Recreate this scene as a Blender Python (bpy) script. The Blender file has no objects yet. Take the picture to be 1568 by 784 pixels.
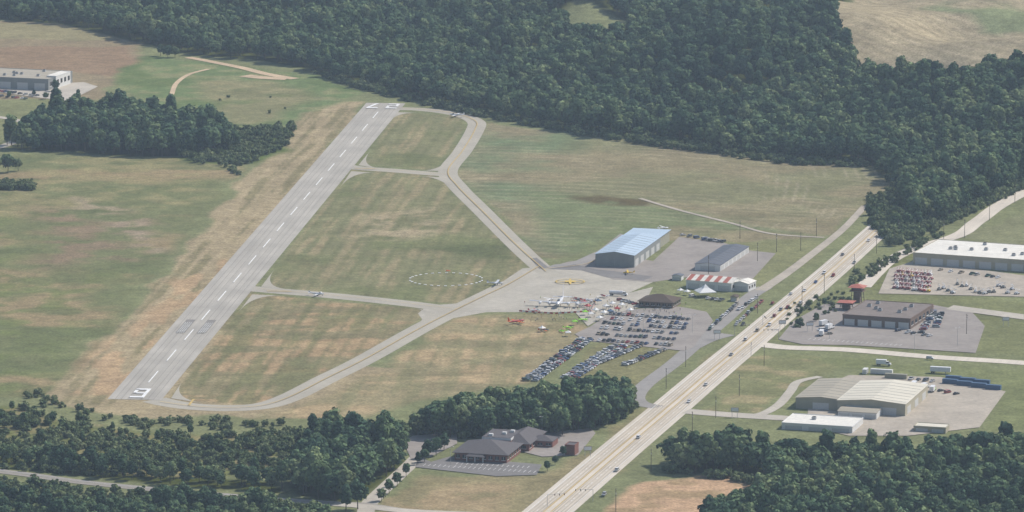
import bpy, math, random
import numpy as np
from mathutils import Vector, Matrix
random.seed(7); rng=np.random.default_rng(7)
scene=bpy.context.scene
# ---------------------------------------------------------------- survey frame
PITCH=math.radians(10.0); HC=590.0; F=1392.0/math.tan(PITCH); YO=3400.0
CP,SP=math.cos(PITCH),math.sin(PITCH)
def P(u,v):
    """survey coordinate -> metres on the ground plane"""
    dx=u-784.0; dy=v-392.0
    t=HC/(F*SP+dy*CP)
    return (dx*t,(F*CP-dy*SP)*t-YO)
LAT={}
def vn(x,y,s,seed=0,octv=3):
    if seed not in LAT: LAT[seed]=np.random.default_rng(1000+seed).random((256,256))
    L=LAT[seed]; out=0; amp=1; tot=0
    x=np.asarray(x,float)/s; y=np.asarray(y,float)/s
    for o in range(octv):
        xf=np.floor(x); yf=np.floor(y); fx=x-xf; fy=y-yf
        fx=fx*fx*(3-2*fx); fy=fy*fy*(3-2*fy)
        i=xf.astype(int)%256; j=yf.astype(int)%256; i1=(i+1)%256; j1=(j+1)%256
        out=out+amp*((L[i,j]*(1-fx)+L[i1,j]*fx)*(1-fy)+(L[i,j1]*(1-fx)+L[i1,j1]*fx)*fy)
        tot+=amp; amp*=.5; x=x*2.03+17.3; y=y*2.03+5.1
    return out/tot
def terrain(x,y):
    x=np.asarray(x,float); y=np.asarray(y,float)
    s=(x+176)*.744+(y-845)*.668-40
    t=np.clip(s/170,0,1); t=t*t*(3-2*t)
    return t*(98*(vn(x,y,170,3,2)-0.52)+np.clip(s,0,2500)*0.03)
def tz(x,y): return float(terrain(x,y))
# ---------------------------------------------------------------- materials
def lin(c): 
    c=c/255.0
    return c/12.92 if c<=.04045 else ((c+.055)/1.055)**2.4
KG=1.12
def A(r,g,b,k=KG):
    return (max(.004,(lin(r)-.012)*k),max(.004,(lin(g)-.015)*k),max(.004,(lin(b)-.02)*k))
def mat(name,col,rough=.8,ns=.5,na=.15,metal=0,stretch=None,ns2=None,spec=.3,rot=0):
    m=bpy.data.materials.new(name); m.use_nodes=True
    nt=m.node_tree; b=nt.nodes['Principled BSDF']
    b.inputs['Roughness'].default_value=rough; b.inputs['Metallic'].default_value=metal
    b.inputs['Specular IOR Level'].default_value=spec
    tc=nt.nodes.new('ShaderNodeTexCoord'); mp=nt.nodes.new('ShaderNodeMapping')
    nt.links.new(tc.outputs['Object'],mp.inputs['Vector'])
    mp.vector_type='TEXTURE'; mp.inputs['Rotation'].default_value=(0,0,rot)
    if stretch: mp.inputs['Scale'].default_value=tuple(1/s for s in stretch)
    nz=nt.nodes.new('ShaderNodeTexNoise'); nz.inputs['Scale'].default_value=ns; nz.inputs['Detail'].default_value=4
    nt.links.new(mp.outputs[0],nz.inputs['Vector'])
    mr=nt.nodes.new('ShaderNodeMapRange'); mr.inputs[1].default_value=.25; mr.inputs[2].default_value=.75
    mr.inputs[3].default_value=1-na; mr.inputs[4].default_value=1+na
    nt.links.new(nz.outputs['Fac'],mr.inputs[0])
    vm=nt.nodes.new('ShaderNodeVectorMath'); vm.operation='SCALE'
    vm.inputs[0].default_value=col[:3]; nt.links.new(mr.outputs[0],vm.inputs['Scale'])
    out=vm.outputs[0]
    if ns2:
        nz2=nt.nodes.new('ShaderNodeTexNoise'); nz2.inputs['Scale'].default_value=ns2; nz2.inputs['Detail'].default_value=3
        nt.links.new(tc.outputs['Object'],nz2.inputs['Vector'])
        mr2=nt.nodes.new('ShaderNodeMapRange'); mr2.inputs[1].default_value=.3; mr2.inputs[2].default_value=.7
        mr2.inputs[3].default_value=1-na; mr2.inputs[4].default_value=1+na
        nt.links.new(nz2.outputs['Fac'],mr2.inputs[0])
        v2=nt.nodes.new('ShaderNodeVectorMath'); v2.operation='SCALE'
        nt.links.new(out,v2.inputs[0]); nt.links.new(mr2.outputs[0],v2.inputs['Scale']); out=v2.outputs[0]
    nt.links.new(out,b.inputs['Base Color'])
    return m
HA=-math.radians(15)
M={}
M['runway']=mat('runway_asphalt',A(159,155,147),.9,.35,.12,stretch=(1,.03,1),ns2=.03,rot=-math.radians(5.6))
M['taxi']=mat('taxiway_asphalt',A(158,153,141),.9,.3,.08,ns2=.03)
M['apron']=mat('apron_concrete',A(162,157,146),.9,.3,.12,ns2=.05)
M['asph']=mat('lot_asphalt',A(138,132,127),.9,.25,.12,ns2=.05)
M['asphd']=mat('road_asphalt',A(137,134,131),.9,.25,.1,ns2=.04)
M['asphk']=mat('fresh_asphalt',A(116,114,113),.9,.25,.12,ns2=.05)
M['hwy']=mat('highway_concrete',A(190,182,169),.9,.45,.09,ns2=.03,stretch=(1,.03,1),rot=HA)
M['conc']=mat('pale_concrete',A(168,162,151),.9,.3,.1,ns2=.05)
M['gravel']=mat('gravel',A(160,152,140),.95,.4,.14,ns2=.05)
M['dirt']=mat('dirt_track',A(180,160,134),.95,.4,.15,ns2=.05)
M['rail']=mat('rail_ballast',A(144,139,131),.95,.4,.15)
M['white']=mat('white_road_paint',(.72,.72,.70),.7,.3,.15)
M['wornwhite']=mat('worn_white_paint',(.42,.42,.40),.8,.2,.3)
M['yellow']=mat('yellow_road_paint',(.50,.36,.12),.7,.3,.15)
M['yellowb']=mat('yellow_compass_paint',(.56,.40,.10),.7,.3,.2)
M['patch']=mat('pavement_patch',A(124,121,117),.9,.3,.2)
M['tyre']=mat('tyre_rubber',(.02,.02,.02),.8)
M['glass']=mat('window_glass',(.03,.035,.04),.15,spec=.5)
M['trunk']=mat('bark',(.09,.07,.05),.95,2,.3)
M['wood']=mat('pole_wood',(.13,.10,.075),.9,2,.2)
M['steel']=mat('galvanised_steel',(.4,.41,.42),.5,1,.1,metal=.3)
M['seam']=mat('roof_seam_metal',(.27,.27,.26),.6,1,.1)
M['alu']=mat('bare_aluminium',(.6,.61,.63),.4,.5,.12,metal=.3)
M['bluesteel']=mat('blue_metal_roof',A(166,183,198),.5,.15,.1,stretch=(.2,1,1))
M['bluewall']=mat('grey_metal_wall',A(128,132,132),.6,.3,.08)
M['tanwall']=mat('tan_metal_wall',A(146,144,130),.6,.3,.08)
M['darkroof']=mat('dark_metal_roof',A(92,96,104),.6,.3,.12)
M['whitewall']=mat('white_metal_wall',(.62,.62,.60),.6,.3,.06)
M['whiteroof']=mat('white_membrane_roof',A(208,205,196),.7,.06,.08,ns2=.3)
M['redroof']=mat('red_roof_panel',(.40,.13,.09),.6,.3,.15)
M['brownroof']=mat('brown_shingle',A(86,77,72),.9,1,.15)
M['brown']=mat('brown_block_wall',(.16,.115,.09),.9,1,.15)
M['flatbrown']=mat('grey_brown_roof',A(118,110,106),.9,.12,.12,ns2=.5)
M['beige']=mat('beige_metal_wall',A(160,155,138),.7,.3,.08)
M['beigeroof']=mat('weathered_roof',A(196,191,176),.7,.2,.12,stretch=(.2,1,1))
M['tanroof']=mat('old_metal_roof',A(156,150,136),.7,.2,.15,stretch=(.2,1,1))
M['brick']=mat('red_brick',(.20,.09,.07),.9,2,.15)
M['slate']=mat('slate_shingle',A(92,90,93),.9,1,.15)
M['door']=mat('overhead_door',(.5,.5,.48),.6,1,.06)
M['black']=mat('dark_opening',(.03,.03,.03),.8)
M['contblue']=mat('blue_container_paint',(.06,.12,.21),.5,.5,.15)
M['canvas']=mat('white_canvas',(.75,.75,.73),.8,.5,.04)
M['lime']=mat('lime_paint',(.28,.62,.05),.5,.5,.05)
M['red']=mat('red_paint',(.40,.05,.045),.5,.5,.1)
M['pinkred']=mat('faded_red_paint',(.38,.14,.15),.5,.5,.2)
M['orange']=mat('orange_paint',(.58,.13,.03),.5,.5,.1)
M['yplane']=mat('yellow_paint',(.62,.42,.05),.5,.5,.1)
M['whitep']=mat('white_gloss_paint',(.7,.7,.7),.35,.5,.05)
M['skin']=mat('skin',(.42,.26,.18),.7)
M['sign']=mat('sign_panel',(.3,.25,.2),.6)
CARC=[('white',(.65,.65,.65)),('silver',(.36,.37,.38)),('silver2',(.45,.45,.44)),('black',(.02,.02,.022)),('grey',(.12,.125,.13)),('red',(.28,.03,.03)),('blue',(.04,.08,.2)),('tan',(.3,.25,.18)),('navy',(.03,.04,.08)),('green',(.04,.09,.06))]
for n,c in CARC: M['car_'+n]=mat('car_paint_'+n,c,.35,.5,.04,spec=.5)
# ---------------------------------------------------------------- mesh helper
class MB:
    def __init__(s): s.v=[];s.f=[];s.m=[]
    def poly(s,pts,m=0):
        n=len(s.v); s.v+= [tuple(p) for p in pts]; s.f.append(tuple(range(n,n+len(pts)))); s.m.append(m)
    def hexa(s,p,m=0,top=None):
        n=len(s.v); s.v+=[tuple(q) for q in p]
        for i,k in enumerate(((3,2,1,0),(4,5,6,7),(0,1,5,4),(1,2,6,5),(2,3,7,6),(3,0,4,7))):
            s.f.append(tuple(n+a for a in k)); s.m.append(top if (top is not None and i==1) else m)
    def box(s,x0,x1,y0,y1,z0,z1,m=0,top=None):
        s.hexa([(x0,y0,z0),(x1,y0,z0),(x1,y1,z0),(x0,y1,z0),(x0,y0,z1),(x1,y0,z1),(x1,y1,z1),(x0,y1,z1)],m,top)
    def loft(s,secs,m=0,cap=True):
        n=len(s.v); k=len(secs[0])
        for sec in secs: s.v+=[tuple(p) for p in sec]
        for i in range(len(secs)-1):
            for j in range(k):
                a=n+i*k+j; b=n+i*k+(j+1)%k
                s.f.append((a,b,b+k,a+k)); s.m.append(m)
        if cap:
            s.f.append(tuple(n+j for j in reversed(range(k)))); s.m.append(m)
            s.f.append(tuple(n+(len(secs)-1)*k+j for j in range(k))); s.m.append(m)
    def tube(s,p0,p1,r0,r1,m=0,k=8):
        p0=Vector(p0);p1=Vector(p1); d=(p1-p0).normalized()
        a=d.orthogonal().normalized(); b=d.cross(a)
        s.loft([[p+r*(math.cos(t)*a+math.sin(t)*b) for t in [2*math.pi*i/k for i in range(k)]] for p,r in ((p0,r0),(p1,r1))],m)
    def mesh(s,name,mats,smooth=False):
        me=bpy.data.meshes.new(name); me.from_pydata(s.v,[],s.f)
        for m in mats: me.materials.append(M[m] if isinstance(m,str) else m)
        me.polygons.foreach_set('material_index',s.m)
        if smooth: me.polygons.foreach_set('use_smooth',[True]*len(s.f))
        me.update(); return me
def obj(name,data,loc=(0,0,0),rz=0,parent=None,scale=None):
    o=bpy.data.objects.new(name,data); scene.collection.objects.link(o)
    o.location=loc; o.rotation_euler=(0,0,rz)
    if scale: o.scale=scale
    if parent: o.parent=parent
    return o
# ---------------------------------------------------------------- ground sheet
def inpoly(X,Y,poly):
    ins=np.zeros(X.shape,bool); n=len(poly)
    for i in range(n):
        x1,y1=poly[i];x2,y2=poly[(i+1)%n]
        if y1==y2: continue
        c=((y1>Y)!=(y2>Y))&(X<(x2-x1)*(Y-y1)/(y2-y1)+x1)
        ins^=c
    return ins
def pmask(X,Y,poly,fe):
    ins=inpoly(X,Y,poly); d=np.full(X.shape,1e9); n=len(poly)
    for i in range(n):
        x1,y1=poly[i];x2,y2=poly[(i+1)%n]
        ex,ey=x2-x1,y2-y1; L=ex*ex+ey*ey+1e-9
        t=np.clip(((X-x1)*ex+(Y-y1)*ey)/L,0,1)
        d=np.minimum(d,np.hypot(X-x1-t*ex,Y-y1-t*ey))
    return np.clip(.5+np.where(ins,d,-d)/fe,0,1)
far=[150,400,1000,2500,7000,16000,40000]
xs=np.concatenate([[-640-f for f in far[::-1]],np.arange(-640,641,2.0),[640+f for f in far]])
ys=np.concatenate([[-960-f for f in far[::-1]],np.arange(-960,1500,3.0),[1500+f for f in far]])
X,Y=np.meshgrid(xs,ys); nx,ny=len(xs),len(ys); X=X.ravel();Y=Y.ravel()
Z=terrain(X,Y)
def AG(c):
    r,g,b=c; l=(r+g+b)/3; q=.12
    return A(r*(1-q)+l*q+5,g*(1-q)+l*q+3,b*(1-q)+l*q-2)
col=np.zeros((len(X),3)); col[:]=AG((110,117,90))
wx=X+ (vn(X,Y,40,11)-.5)*22; wy=Y+(vn(X,Y,40,12)-.5)*36
n1=vn(X,Y,70,1,4); n2=vn(X,Y,18,2,3)
def paint(px,c,fe=8,warp=True,op=1.0,mod=None):
    poly=[P(*p) for p in px]
    xa=min(p[0] for p in poly)-fe-20;xb=max(p[0] for p in poly)+fe+20
    ya=min(p[1] for p in poly)-fe-30;yb=max(p[1] for p in poly)+fe+30
    idx=np.where((X>xa)&(X<xb)&(Y>ya)&(Y<yb))[0]
    if warp: m=pmask(wx[idx],wy[idx],poly,fe)
    else: m=pmask(X[idx],Y[idx],poly,fe)
    m=m*op
    if mod is not None: m=m*mod[idx]
    m=m[:,None]; col[idx]=col[idx]*(1-m)+np.array(AG(c))*m
def sm(v,a,b): t=np.clip((v-a)/(b-a),0,1); return t*t*(3-2*t)
N0=Vector(P(206,612)); F0=Vector(P(591,158)); RD=(F0-N0).normalized(); RR=Vector((RD.y,-RD.x))
ra=(X-N0.x)*RD.x+(Y-N0.y)*RD.y; rb=(X-N0.x)*RR.x+(Y-N0.y)*RR.y
streak=vn(rb,ra/14,6,5,3)
mow=np.sin(rb*2*math.pi/9.5+(vn(X,Y,150,25)-.5)*3)
lm=[(-400,235),(360,235),(370,262),(80,605),(-400,640)]
paint(lm,(106,113,86),10)
paint(lm,(136,124,100),10,mod=sm(n1,.46,.66))
paint(lm,(96,106,80),10,mod=sm(vn(X,Y,36,41,4),.52,.66)*.8)
paint([(-400,330),(240,330),(150,440),(60,600),(-400,640)],(96,108,76),30,mod=sm(n2,.4,.7)*.8)
paint([(-400,240),(330,240),(300,330),(-400,340)],(126,121,94),20,mod=sm(n2,.4,.65)*.7)
paint([(60,320),(260,330),(240,400),(40,420)],(120,106,94),40,mod=sm(n2,.35,.7)*.9)
paint([(100,300),(180,310),(260,370),(240,385),(150,340)],(142,130,116),14,mod=sm(n2,.4,.6)*.7)
stp=[(548,156),(480,156),(430,215),(362,285),(290,380),(190,490),(72,600),(78,616),(172,620),(300,560)]
paint(stp[:8]+[(200,634),(440,640),(640,612),(640,560),(300,560)],(143,132,110),5)
paint(stp,(120,115,93),5,mod=sm(streak,.45,.62))
paint(stp,(154,141,118),5,mod=sm(mow,.3,.9)*.5)
paint([(390,395),(300,470),(175,612),(90,600),(300,400)],(162,138,113),12,mod=sm(vn(rb,ra/6,9,6,3),.48,.6)*.8)
isl1=[(560,250),(608,172),(712,178),(705,215),(675,262)]
isl2=[(400,440),(540,258),(670,268),(825,410),(700,465)]
isl3=[(262,610),(385,450),(665,475),(520,565),(430,612),(380,620)]
for isl in (isl1,isl2): 
    paint(isl,(114,116,92),5,False); paint(isl,(136,127,104),5,False,mod=sm(streak,.46,.63)*.8); paint(isl,(98,108,80),5,False,mod=sm(n1,.5,.68)*.7)
    paint(isl,(100,106,82),5,False,mod=sm(mow,.1,.9)*.55)
paint([(560,330),(670,320),(700,350),(640,365),(540,365)],(150,138,118),25,mod=sm(n2,.35,.6)*.7)
paint([(640,380),(780,375),(800,400),(720,395)],(86,96,74),14,op=.8)
paint(isl3,(124,118,96),5,False); paint(isl3,(154,133,108),5,False,mod=sm(vn(X/2.5,Y,22,9,3),.51,.66)*.85); paint(isl3,(102,108,82),5,False,mod=sm(streak,.5,.65)*.7)
paint(isl3,(104,105,84),5,False,mod=sm(mow,.1,.9)*.5)
grs=[(400,640),(500,605),(620,548),(690,490),(760,480),(850,482),(905,505),(870,540),(800,592),(640,612),(560,640)]
paint(grs,(131,124,101),8); paint(grs,(156,138,112),8,mod=sm(vn(X/2,Y,26,13,3),.48,.64)*.85); paint(grs,(112,114,90),8,mod=sm(streak,.5,.65)*.6)
fld=[(706,268),(748,188),(900,206),(1200,246),(1345,252),(1400,282),(1340,310),(1262,364),(1120,372),(900,372),(850,400),(822,392)]
paint(fld,(126,120,100),6)
paint(fld,(108,114,90),6,mod=sm(n1,.42,.64)*.7)
paint([(700,262),(745,188),(900,206),(880,250),(800,300),(840,385),(790,360)],(98,116,92),35,mod=sm(n1,.25,.55)*.9)
paint([(790,290),(900,300),(1100,335),(1260,362),(1040,345),(900,380),(850,395)],(100,115,88),14,op=.85)
ph=(Y+X*.35+0.0009*(X-120)**2)
rows=np.sin(ph*2*math.pi/15+(vn(X,Y,90,15)-.5)*9)
paint(fld,(150,143,124),6,mod=sm(rows,.4,1)*sm(vn(X,Y,28,16),.42,.66)*.42)
paint(fld,(100,102,84),6,mod=sm(-rows,.3,1)*sm(vn(X,Y,24,26),.42,.66)*.4)
rows2=np.sin((X*1.0-Y*.12+0.0006*(Y-200)**2)*2*math.pi/7.3+(vn(X,Y,60,17)-.5)*6)
paint([(1180,240),(1345,252),(1400,282),(1340,310),(1262,364),(1150,345)],(150,143,126),30,mod=sm(rows2,.2,1)*sm(vn(X,Y/3,20,18,3),.45,.7)*.5)
paint([(870,300),(930,298),(1000,308),(985,316),(900,312)],(86,80,66),10,op=.9,mod=sm(n2,.2,.5))
vg=[(1130,545),(1240,545),(1290,560),(1250,585),(1150,632),(1080,628)]
paint(vg,(114,118,90),5)
paint(vg,(138,128,104),5,mod=sm(n2,.5,.65)*.7)
paint([(1170,545),(1568,565),(1700,640),(1500,660),(1540,600),(1420,575)],(108,116,86),8)
paint([(1480,360),(1700,260),(1700,400),(1568,385),(1470,362)],(114,118,94),6)
paint([(1300,440),(1345,405),(1400,375),(1390,470),(1280,460)],(104,110,80),8)
paint([(1195,470),(1300,440),(1568,460),(1700,470),(1700,550),(1568,545),(1180,525)],(108,114,86),6)
paint([(1100,370),(1240,365),(1255,378),(1180,440),(1150,440)],(114,118,90),6)
paint([(905,525),(1040,538),(975,600),(960,625),(880,600)],(114,114,88),8)
paint([(990,630),(1100,540),(1150,515),(1060,605),(940,720),(850,784),(800,784)],(122,120,94),6)
paint([(575,784),(640,722),(820,732),(890,700),(990,622),(900,720),(800,830),(560,830)],(126,120,96),6)
paint([(600,765),(700,735),(780,750),(760,784),(600,784)],(142,126,104),14,mod=sm(n2,.4,.6)*.8)
paint([(905,800),(985,735),(1060,728),(1170,735),(1165,755),(1080,800)],(172,144,120),6)
paint([(905,800),(985,735),(1060,728),(1170,735),(1165,755),(1080,800)],(140,122,100),6,mod=sm(n2,.45,.65))
paint([(-300,30),(90,34),(215,62),(225,92),(150,150),(-300,160)],(128,118,100),8)
paint([(-300,78),(200,70),(222,98),(170,118),(90,110),(-300,104)],(130,110,95),6,op=.8)
paint([(-300,36),(90,36),(190,60),(100,62),(-300,56)],(128,124,100),6)
gv=[(180,120),(225,85),(460,112),(560,140),(430,195),(350,190),(230,168)]
paint(gv,(98,116,84),10)
paint([(300,125),(420,122),(480,150),(400,192),(340,188)],(120,118,94),18,op=.8)
paint(gv,(130,124,100),10,mod=sm(n2,.5,.7)*.5)
paint(gv,(88,106,74),10,mod=sm(n1,.5,.65)*.7)
paint([(-300,150),(60,150),(60,215),(-300,230)],(112,118,90),8)
paint([(385,205),(450,195),(440,230),(380,250),(300,250),(270,235)],(84,100,66),8)
hill=[(1230,44),(1290,10),(1420,-90),(1800,-90),(1800,170),(1568,146),(1500,132),(1400,120),(1310,92)]
paint(hill,(142,134,114),6)
r3=np.sin((Y+X*1.2)*2*math.pi/24+(vn(X,Y,100,21)-.5)*3)
paint(hill,(164,152,132),6,mod=sm(r3,.3,.9)*.5)
paint([(1360,40),(1568,-20),(1700,-20),(1700,70),(1568,80),(1480,50)],(112,122,96),14,mod=sm(n1,.35,.6))
col*= (0.80+.40*n2)[:,None]
# ---------------------------------------------------------------- woodland areas
WOODS={
'main':[(-500,-170),(-500,24),(0,30),(90,36),(200,62),(300,85),(400,92),(460,104),(530,126),(600,142),(700,166),(800,187),(900,204),(1000,216),(1100,232),(1200,246),(1330,252),(1362,275),(1380,300),(1395,345),(1440,343),(1500,314),(1580,280),(2100,180),(2100,-170)],
'left':[(-20,214),(36,226),(44,200),(100,176),(190,178),(250,192),(340,205),(366,232),(300,240),(190,240),(100,232),(40,232)],
'sw_low':[(-400,618),(40,622),(95,648),(200,660),(330,668),(480,664),(490,716),(250,738),(-400,690)],
'sw':[(-400,700),(0,700),(100,712),(240,726),(420,738),(440,756),(260,743),(120,728),(0,712),(-400,706)],
'sw_right':[(440,740),(470,690),(520,672),(600,688),(622,708),(590,735),(540,772),(450,758)],
'sw2':[(-400,775),(0,768),(120,782),(215,788),(235,765),(420,782),(500,800),(520,870),(-400,870)],
'mid':[(622,664),(690,645),(800,630),(900,618),(950,612),(968,628),(940,645),(860,668),(740,672),(650,672)],
'se':[(1022,724),(1040,706),(1120,696),(1160,712),(1240,712),(1350,716),(1500,704),(1568,694),(2000,660),(2000,880),(1100,880),(1075,812),(1180,765),(1165,730)],
}
CLEAR=[hill,[(830,48),(890,34),(975,50),(962,78),(880,84)]]
for k,w in WOODS.items():
    m=None
    if k=='main':
        cm=np.ones(len(X))
        for c in CLEAR: cm*=1-pmask(X,Y,[P(*p) for p in c],10)
        m=cm
    paint(w,(66,76,50) if k!='sw_low' else (98,106,74),5,False,op=.95,mod=m)
paint(WOODS['sw_low'],(128,120,94),8,mod=sm(n2,.5,.62)*.7)
me=bpy.data.meshes.new('ground'); nv=len(X)
me.vertices.add(nv); me.vertices.foreach_set('co',np.stack([X,Y,Z],1).ravel())
i=np.arange(nx-1);j=np.arange(ny-1);I,J=np.meshgrid(i,j); a=(J*nx+I).ravel()
q=np.stack([a,a+1,a+nx+1,a+nx],1).astype(np.int32); nf=len(q)
me.loops.add(nf*4); me.loops.foreach_set('vertex_index',q.ravel())
me.polygons.add(nf); me.polygons.foreach_set('loop_start',np.arange(0,nf*4,4,dtype=np.int32))
me.polygons.foreach_set('use_smooth',np.ones(nf,bool))
me.update(calc_edges=True)
ca=me.color_attributes.new('Col','FLOAT_COLOR','POINT')
ca.data.foreach_set('color',np.concatenate([col,np.ones((nv,1))],1).ravel())
gm=bpy.data.materials.new('grass_and_soil'); gm.use_nodes=True; nt=gm.node_tree; b=nt.nodes['Principled BSDF']
b.inputs['Roughness'].default_value=1; b.inputs['Specular IOR Level'].default_value=0
at=nt.nodes.new('ShaderNodeAttribute'); at.attribute_name='Col'
tc=nt.nodes.new('ShaderNodeTexCoord'); prev=at.outputs['Color']
for s,am in ((.6,.3),(.16,.18),(.035,.08)):
    nz=nt.nodes.new('ShaderNodeTexNoise'); nz.inputs['Scale'].default_value=s; nz.inputs['Detail'].default_value=3
    nt.links.new(tc.outputs['Object'],nz.inputs['Vector'])
    mr=nt.nodes.new('ShaderNodeMapRange'); mr.inputs[1].default_value=.3; mr.inputs[2].default_value=.7; mr.inputs[3].default_value=1-am; mr.inputs[4].default_value=1+am
    nt.links.new(nz.outputs['Fac'],mr.inputs[0])
    vm=nt.nodes.new('ShaderNodeVectorMath'); vm.operation='SCALE'; nt.links.new(prev,vm.inputs[0]); nt.links.new(mr.outputs[0],vm.inputs['Scale']); prev=vm.outputs[0]
nt.links.new(prev,b.inputs['Base Color'])
me.materials.append(gm); obj('ground',me)
# ---------------------------------------------------------------- pavements
ZK=[0.03]
def nz_():
    ZK[0]+=.007; return ZK[0]
def cr(pts,n=8):
    if len(pts)<3: return pts
    out=[]; p=[pts[0]]+pts+[pts[-1]]
    for i in range(1,len(p)-2):
        a,b_,c,d=[np.array(q,float) for q in p[i-1:i+3]]
        for t in np.linspace(0,1,n,endpoint=False):
            out.append(tuple(.5*((2*b_)+(-a+c)*t+(2*a-5*b_+4*c-d)*t*t+(-a+3*b_-3*c+d)*t**3)))
    out.append(tuple(pts[-1])); return out
def ribW(mb,W,w0,w1,z,m=0):
    n=len(W); pr=None
    for i,pt in enumerate(W):
        a=Vector(W[max(0,i-1)]);b_=Vector(W[min(n-1,i+1)]); d=(b_-a).normalized(); r=Vector((d.y,-d.x))
        w=(w0+(w1-w0)*i/(n-1))/2; c=Vector(pt)
        q=((c-r*w).x,(c-r*w).y,z+tz(c.x,c.y)),((c+r*w).x,(c+r*w).y,z+tz(c.x,c.y))
        if pr: mb.poly([pr[0],pr[1],q[1],q[0]],m)
        pr=q
def ribbon(name,px,w,mt,w1=None,z=None):
    W=cr([P(*p) for p in px]); mb=MB(); ribW(mb,W,w,w1 or w,z or nz_()); return obj(name,mb.mesh(name,[mt]))
def sheet(name,px,mt,z=None):
    z=z or nz_(); mb=MB(); pts=[P(*p) for p in px]
    ar=sum(pts[i][0]*pts[(i+1)%len(pts)][1]-pts[(i+1)%len(pts)][0]*pts[i][1] for i in range(len(pts)))
    if ar<0: pts=pts[::-1]
    mb.poly([(x,y,z) for x,y in pts]); return obj(name,mb.mesh(name,[mt]))
def fillet(c,a,b_,mt='taxi'):
    pts=[c]
    for k in range(9):
        t=k/8; pts.append(((1-t)**2*a[0]+2*t*(1-t)*c[0]+t*t*b_[0],(1-t)**2*a[1]+2*t*(1-t)*c[1]+t*t*b_[1]))
    sheet('taxiway_fillet',pts,mt)
sheet('airport_apron',[(655,468),(722,463),(800,411),(838,408),(900,414),(945,428),(1000,432),(960,450),(948,462),(905,470),(880,477),(850,478),(745,478),(690,488),(650,494),(640,480)],'apron')
ribbon('taxiway',[(236,612),(262,618),(300,623),(355,625),(405,621),(447,607),(500,580),(560,550),(640,505),(700,474),(745,452),(780,435),(812,420)],17,'taxi',15)
ribbon('taxiway',[(360,440),(430,446),(500,452),(570,459),(640,467),(690,474)],17,'taxi')
ribbon('taxiway',[(520,252),(545,257),(600,261),(650,265),(690,268)],15,'taxi')
ribbon('taxiway',[(600,166),(650,168),(700,175),(728,186),(727,200),(708,232),(686,262),(700,285),(740,325),(790,375),(826,408),(850,425)],14.5,'taxi',14)
fillet((549,253),(567,231),(580,258)); fillet((538,262),(520,288),(575,265))
fillet((400,439),(420,413),(440,443)); fillet((386,451),(366,477),(432,453))
fillet((674,262),(692,240),(645,261)); fillet((683,272),(700,300),(645,270))
fillet((668,479),(630,502),(636,472)); fillet((262,610),(278,586),(312,618))
fillet((608,172),(596,186),(640,173))
mb=MB(); ribW(mb,[tuple(N0),tuple(F0)],31,31,nz_()); obj('runway',mb.mesh('runway',['runway']))
sheet('hangar_ramp',[(838,410),(870,401),(908,396),(925,385),(1000,400),(1040,363),(1108,372),(1150,384),(1188,388),(1152,428),(1105,428),(1050,425),(1000,432),(940,428),(900,414)],'asph')
sheet('hangar_driveway',[(838,409),(850,405),(872,404),(916,384),(950,358),(956,360),(925,388),(900,404),(870,413)],'asphd')
sheet('asphalt_patch',[(840,412),(880,405),(910,412),(960,418),(1000,424),(985,430),(930,425),(890,414)],'asphk')
sheet('asphalt_patch',[(812,396),(822,395),(840,410),(826,412)],'asphk')
hw=[(795,822),(838,785),(943,695),(1025,626),(1093,568),(1153,518),(1226,456),(1290,401),(1350,347),(1405,300),(1450,262)]
HW=cr([P(*p) for p in hw])
mb=MB(); ribW(mb,HW,27,17,nz_()); obj('highway',mb.mesh('highway',['hwy']))
ribbon('frontage_road',[(1008,624),(982,618),(975,607),(990,588),(1030,558),(1072,522),(1112,488),(1148,455),(1172,440)],10,'asphd',10)
ribbon('frontage_road',[(1165,445),(1200,422),(1240,392),(1290,352),(1325,315)],8,'gravel',5)
ribbon('side_road',[(1145,524),(1200,532),(1300,536),(1430,547),(1568,556),(1800,575)],13,'hwy',12)
ribbon('side_road',[(1800,190),(1568,295),(1500,337),(1468,360),(1400,381),(1362,400),(1340,420),(1322,440)],12,'hwy',10)
ribbon('side_road',[(1115,512),(1085,520),(1060,532)],11,'asphd')
ribbon('driveway',[(1062,632),(1110,634),(1158,636),(1190,622),(1210,600),(1222,585),(1256,577)],7,'conc',5)
ribbon('driveway',[(1050,630),(1110,635),(1190,640),(1260,645)],13,'conc')
ribbon('restaurant_driveway',[(560,790),(565,772),(600,738),(632,708),(648,690),(655,672),(690,668)],9,'conc')
ribbon('rail_line',[(-300,690),(0,722),(120,738),(250,751),(420,765),(510,771),(560,774),(640,786),(760,800)],9,'rail')
ribbon('service_road',[(510,772),(560,776),(640,784),(800,790)],9,'conc')
ribbon('farm_track',[(980,304),(1040,322),(1120,342),(1180,358),(1262,364)],3.5,'gravel')
ribbon('dirt_track',[(288,88),(330,96),(370,104),(410,114),(452,121)],8,'dirt',10)
ribbon('dirt_track',[(263,145),(270,128),(290,114),(320,106)],4,'dirt')
ribbon('dirt_track',[(375,116),(400,119),(440,121)],14,'dirt')
sheet('factory_parking_lot',[(-60,134),(60,150),(105,155),(150,133),(128,126),(95,128),(70,140),(-60,120)],'conc')
ribbon('side_road',[(-100,170),(0,180),(48,190)],8,'conc')
ribbon('side_road',[(-100,240),(-10,228),(40,210)],9,'conc')
sheet('terminal_parking_lot',[(905,500),(925,486),(965,474),(1040,470),(1082,478),(1092,492),(1062,532),(1048,538),(975,530),(895,522),(880,512)],'asph')
sheet('event_ground',[(880,478),(905,470),(960,450),(1000,440),(985,470),(965,474),(925,486),(900,500)],'apron')
sheet('showroom_parking_lot',[(1192,520),(1215,492),(1262,466),(1420,466),(1488,478),(1508,500),(1494,541),(1400,535),(1300,529),(1230,528)],'asph')
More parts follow.
